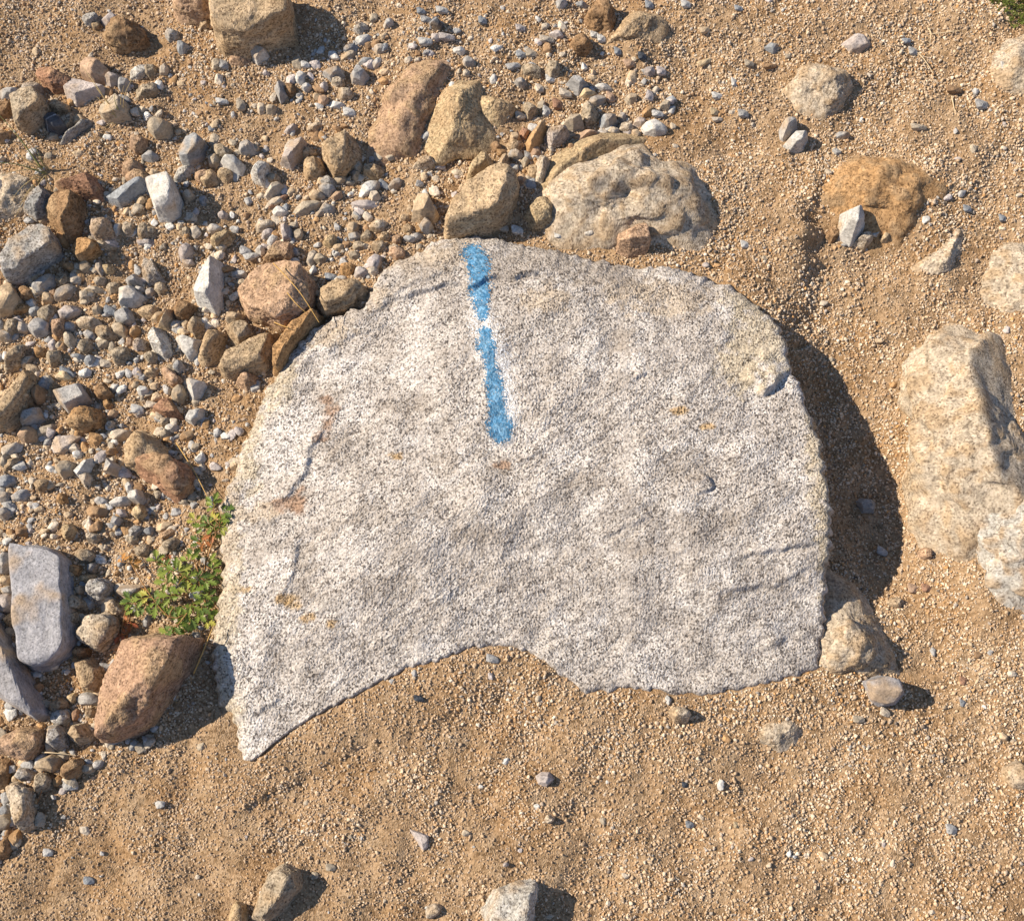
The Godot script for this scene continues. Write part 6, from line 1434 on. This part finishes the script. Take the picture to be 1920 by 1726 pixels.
# ---------------------------------------------------------------- plants
func tube(pts: Array, r0: float, r1: float, sides := 5) -> ArrayMesh:
	var v := PackedVector3Array()
	var ix := PackedInt32Array()
	for i in pts.size():
		var p: Vector3 = pts[i]
		var d: Vector3 = (pts[mini(i + 1, pts.size() - 1)] - pts[maxi(i - 1, 0)]).normalized()
		var a := d.cross(Vector3.UP if absf(d.y) < 0.9 else Vector3.RIGHT).normalized()
		var b := a.cross(d)
		var r := lerpf(r0, r1, float(i) / (pts.size() - 1))
		for k in sides:
			var t := TAU * k / sides
			v.append(p + (a * cos(t) + b * sin(t)) * r)
	for i in pts.size() - 1:
		for k in sides:
			var a := i * sides + k
			var b := i * sides + (k + 1) % sides
			ix.append_array([a, a + sides, b, b, a + sides, b + sides])
	return mesh_of(v, ix, PackedColorArray())

func bend(flat: Array, n: int) -> Array:
	# a smooth line through points given as x, y, z, x, y, z ...
	var c := Curve3D.new()
	@warning_ignore("integer_division")
	var m := flat.size() / 3
	var p := []
	for i in m:
		p.append(Vector3(flat[i * 3], flat[i * 3 + 1], flat[i * 3 + 2]))
	for i in m:
		var t: Vector3 = (p[mini(i + 1, m - 1)] - p[maxi(i - 1, 0)]) / 6.0
		c.add_point(p[i], -t, t)
	var out := []
	for i in n:
		out.append(c.sample_baked(c.get_baked_length() * i / (n - 1), true))
	return out

func leaf_mesh(s: int) -> ArrayMesh:
	# three toothed leaflets from one point, each folded along its midrib; unit length along +x
	var r := RandomNumberGenerator.new()
	r.seed = s
	var v := PackedVector3Array()
	var ix := PackedInt32Array()
	for k in 3:
		var turn := deg_to_rad([-58.0, 0.0, 58.0][k] + r.randf_range(-9.0, 9.0))
		var ln := (0.78 if k != 1 else 1.0) * r.randf_range(0.9, 1.08)
		var out := []
		var tips := [[0.14, 0.02], [0.36, 0.08], [0.56, 0.31], [0.55, 0.12], [0.80, 0.29], [0.76, 0.11], [0.98, 0.17], [0.90, 0.06], [1.06, 0.0]]
		for t in tips:
			out.append(Vector2(t[0], t[1] * r.randf_range(0.88, 1.12)))
		for side in [-1.0, 1.0]:
			var first := v.size()
			var rib := [Vector2(0.0, 0.0), Vector2(0.35, 0.0), Vector2(0.7, 0.0), Vector2(1.03, 0.0)]
			for p: Vector2 in rib:
				var q := p.rotated(turn) * ln
				v.append(Vector3(q.x, 0.02 - 0.16 * p.x * p.x, q.y))
			for p: Vector2 in out:
				var q := Vector2(p.x, p.y * side).rotated(turn) * ln
				v.append(Vector3(q.x, 0.02 - 0.16 * p.x * p.x + p.y * 0.32, q.y))
			var near := [0, 1, 1, 1, 2, 2, 2, 3]
			for i in 8:
				var a: int = first + near[i]
				var tri := [a, first + 4 + i, first + 5 + i]
				if side > 0.0:
					tri = [a, first + 5 + i, first + 4 + i]
				ix.append_array(tri)
			for i in [[0, 1, 5], [1, 2, 8], [2, 3, 11]]:
				ix.append_array([first + i[0], first + i[2], first + i[1]] if side < 0.0 else [first + i[0], first + i[1], first + i[2]])
	return mesh_of(v, ix, PackedColorArray())

func leaf_material(c: Color) -> StandardMaterial3D:
	var m := plain(c.linear_to_srgb(), 0.55)
	m.backlight_enabled = true
	m.backlight = Color(0.35, 0.4, 0.12)
	m.cull_mode = BaseMaterial3D.CULL_DISABLED
	return m

func build_plant() -> void:
	var root := Node3D.new()
	root.name = "leafy_plant"
	add_child(root)
	root.position = Vector3(STEMS[0][0], land_at(STEMS[0][0], STEMS[0][2]), STEMS[0][2])
	tag(root, "low green plant with toothed leaves growing beside the painted rock", "plant")
	var stem_mat := plain(Color(0.30, 0.16, 0.06).linear_to_srgb(), 0.7)
	for s in STEMS:
		var pts := bend(s, 14)
		for i in pts.size():
			pts[i] -= root.position
		put("stem", tube(pts, 0.0016, 0.0009), stem_mat, root)
	var meshes := [leaf_mesh(1), leaf_mesh(2), leaf_mesh(3), leaf_mesh(4)]
	var tones := [[Color(0.13, 0.18, 0.03), Color(0.18, 0.22, 0.04), Color(0.085, 0.13, 0.03)], [Color(0.33, 0.31, 0.06), Color(0.28, 0.29, 0.06)], [Color(0.30, 0.09, 0.045), Color(0.36, 0.13, 0.05)], [Color(0.42, 0.20, 0.06)]]
	var lm := []
	for t in tones:
		var row := []
		for c in t:
			row.append(leaf_material(c))
		lm.append(row)
	for i in LEAVES.size():
		var q: Array = LEAVES[i]
		var row: Array = lm[q[5]]
		var o := put("leaf", meshes[i % 4], row[i % row.size()], root)
		var p := Vector3(q[0], q[1], q[2])
		p.y = maxf(p.y, land_at(p.x, p.z) + 0.008)
		var dir := deg_to_rad(q[4])
		var sz: float = q[3]
		var b := Basis(Vector3.UP, -dir) * Basis(Vector3.BACK, rng.randf_range(-0.35, 0.25)) * Basis(Vector3.RIGHT, rng.randf_range(-0.4, 0.4))
		o.transform = Transform3D(b.scaled(Vector3(sz, sz, sz)), p - root.position - Vector3(cos(dir), 0, sin(dir)) * sz * 0.45)
		# leaf stalk down to the nearest stem
		var from := p - Vector3(cos(dir), 0, sin(dir)) * sz * 0.45
		var best := Vector3.ZERO
		var bd := 9.0
		for s in STEMS:
			for u: Vector3 in bend(s, 9):
				if u.distance_to(from) < bd:
					bd = u.distance_to(from)
					best = u
		if bd > 0.07:
			best = Vector3(from.x, land_at(from.x, from.z) - 0.004, from.z) + Vector3(rng.randf_range(-0.01, 0.01), 0, rng.randf_range(-0.01, 0.01))
		var m := (from + best) * 0.5 + Vector3(0, 0.004, 0)
		put("leaf_stalk", tube([best - root.position, m - root.position, from - root.position], 0.0009, 0.0006, 4), stem_mat, root)

func build_grass() -> void:
	var greens := [plain(Color(0.40, 0.30, 0.14).linear_to_srgb()), plain(Color(0.50, 0.39, 0.20).linear_to_srgb()), plain(Color(0.24, 0.25, 0.09).linear_to_srgb())]
	var tufts := [[TUFT_BY_LILAC, "dry grass tuft growing in front of the flat lilac-grey stone"], [TUFT_BY_BOULDER, "dry grass tuft with green blades over the pale granite boulder"]]
	for k in 2:
		var tf: Array = tufts[k][0]
		var root := Node3D.new()
		root.name = numbered("grass_tuft")
		add_child(root)
		var o := Vector3(tf[0][0], land_at(tf[0][0], tf[0][2]), tf[0][2])
		root.position = o
		tag(root, tufts[k][1], "grass")
		for i in range(1, tf.size()):
			var tip := Vector3(tf[i][0], tf[i][1], tf[i][2]) - o
			for q in 2:
				var t := tip * (1.0 if q == 0 else rng.randf_range(0.3, 0.55)) + Vector3(rng.randf_range(-0.012, 0.012), 0, rng.randf_range(-0.012, 0.012)) * q
				var m := t * 0.5 + Vector3(0, t.length() * 0.12, 0)
				var j := Vector3(rng.randf_range(-0.006, 0.006), -0.004, rng.randf_range(-0.006, 0.006))
				var mat: Material = greens[2] if (k == 1 and i < 3 and q == 0) or i == 4 else greens[(i + q) % 2]
				put("blade", tube(bend([j.x, j.y, j.z, m.x, m.y, m.z, t.x, t.y, t.z], 10), 0.0019 if k == 1 and i < 3 else 0.0014, 0.0003, 4), mat, root)

func build_stalks() -> void:
	var straw := plain(Color(0.50, 0.31, 0.10).linear_to_srgb(), 0.6)
	var pale := plain(Color(0.58, 0.46, 0.29).linear_to_srgb(), 0.7)
	var rust := plain(Color(0.36, 0.17, 0.07).linear_to_srgb(), 0.7)
	for i in STALKS.size():
		var s: Array = STALKS[i]
		var o := put("dry_stalk", tube(bend(s.slice(1), 12), 0.0012, 0.0007, 5), straw if i < 5 else (rust if i in [5, 14] else pale), self)
		tag(o, s[0], "stalk")

func build_moss() -> void:
	var root := Node3D.new()
	root.name = "moss_clump"
	add_child(root)
	root.position = Vector3(MOSS_SPOT[0], land_at(MOSS_SPOT[0], MOSS_SPOT[2]), MOSS_SPOT[2])
	tag(root, "dark green moss clump at the slope corner", "moss")
	var xf: Array[Transform3D] = []
	var st := SurfaceTool.new()
	st.begin(Mesh.PRIMITIVE_TRIANGLES)
	var lf := leaf_mesh(9)
	for i in 420:
		var a := rng.randf() * TAU
		var d := sqrt(rng.randf()) * 0.055
		var p := Vector3(cos(a) * d * 1.2, 0.022 * (1.0 - d * d / 0.0031) * rng.randf_range(0.3, 1.0), sin(a) * d)
		var s := rng.randf_range(0.006, 0.011)
		var b := Basis.from_euler(Vector3(rng.randf_range(-0.9, 0.9), rng.randf() * TAU, rng.randf_range(-0.9, 0.9))).scaled(Vector3(s, s, s))
		st.append_from(lf, 0, Transform3D(b, p))
	var o := put("foliage", st.commit(), leaf_material(Color(0.10, 0.12, 0.025)), root)
	o.set_meta("kind", "stuff")
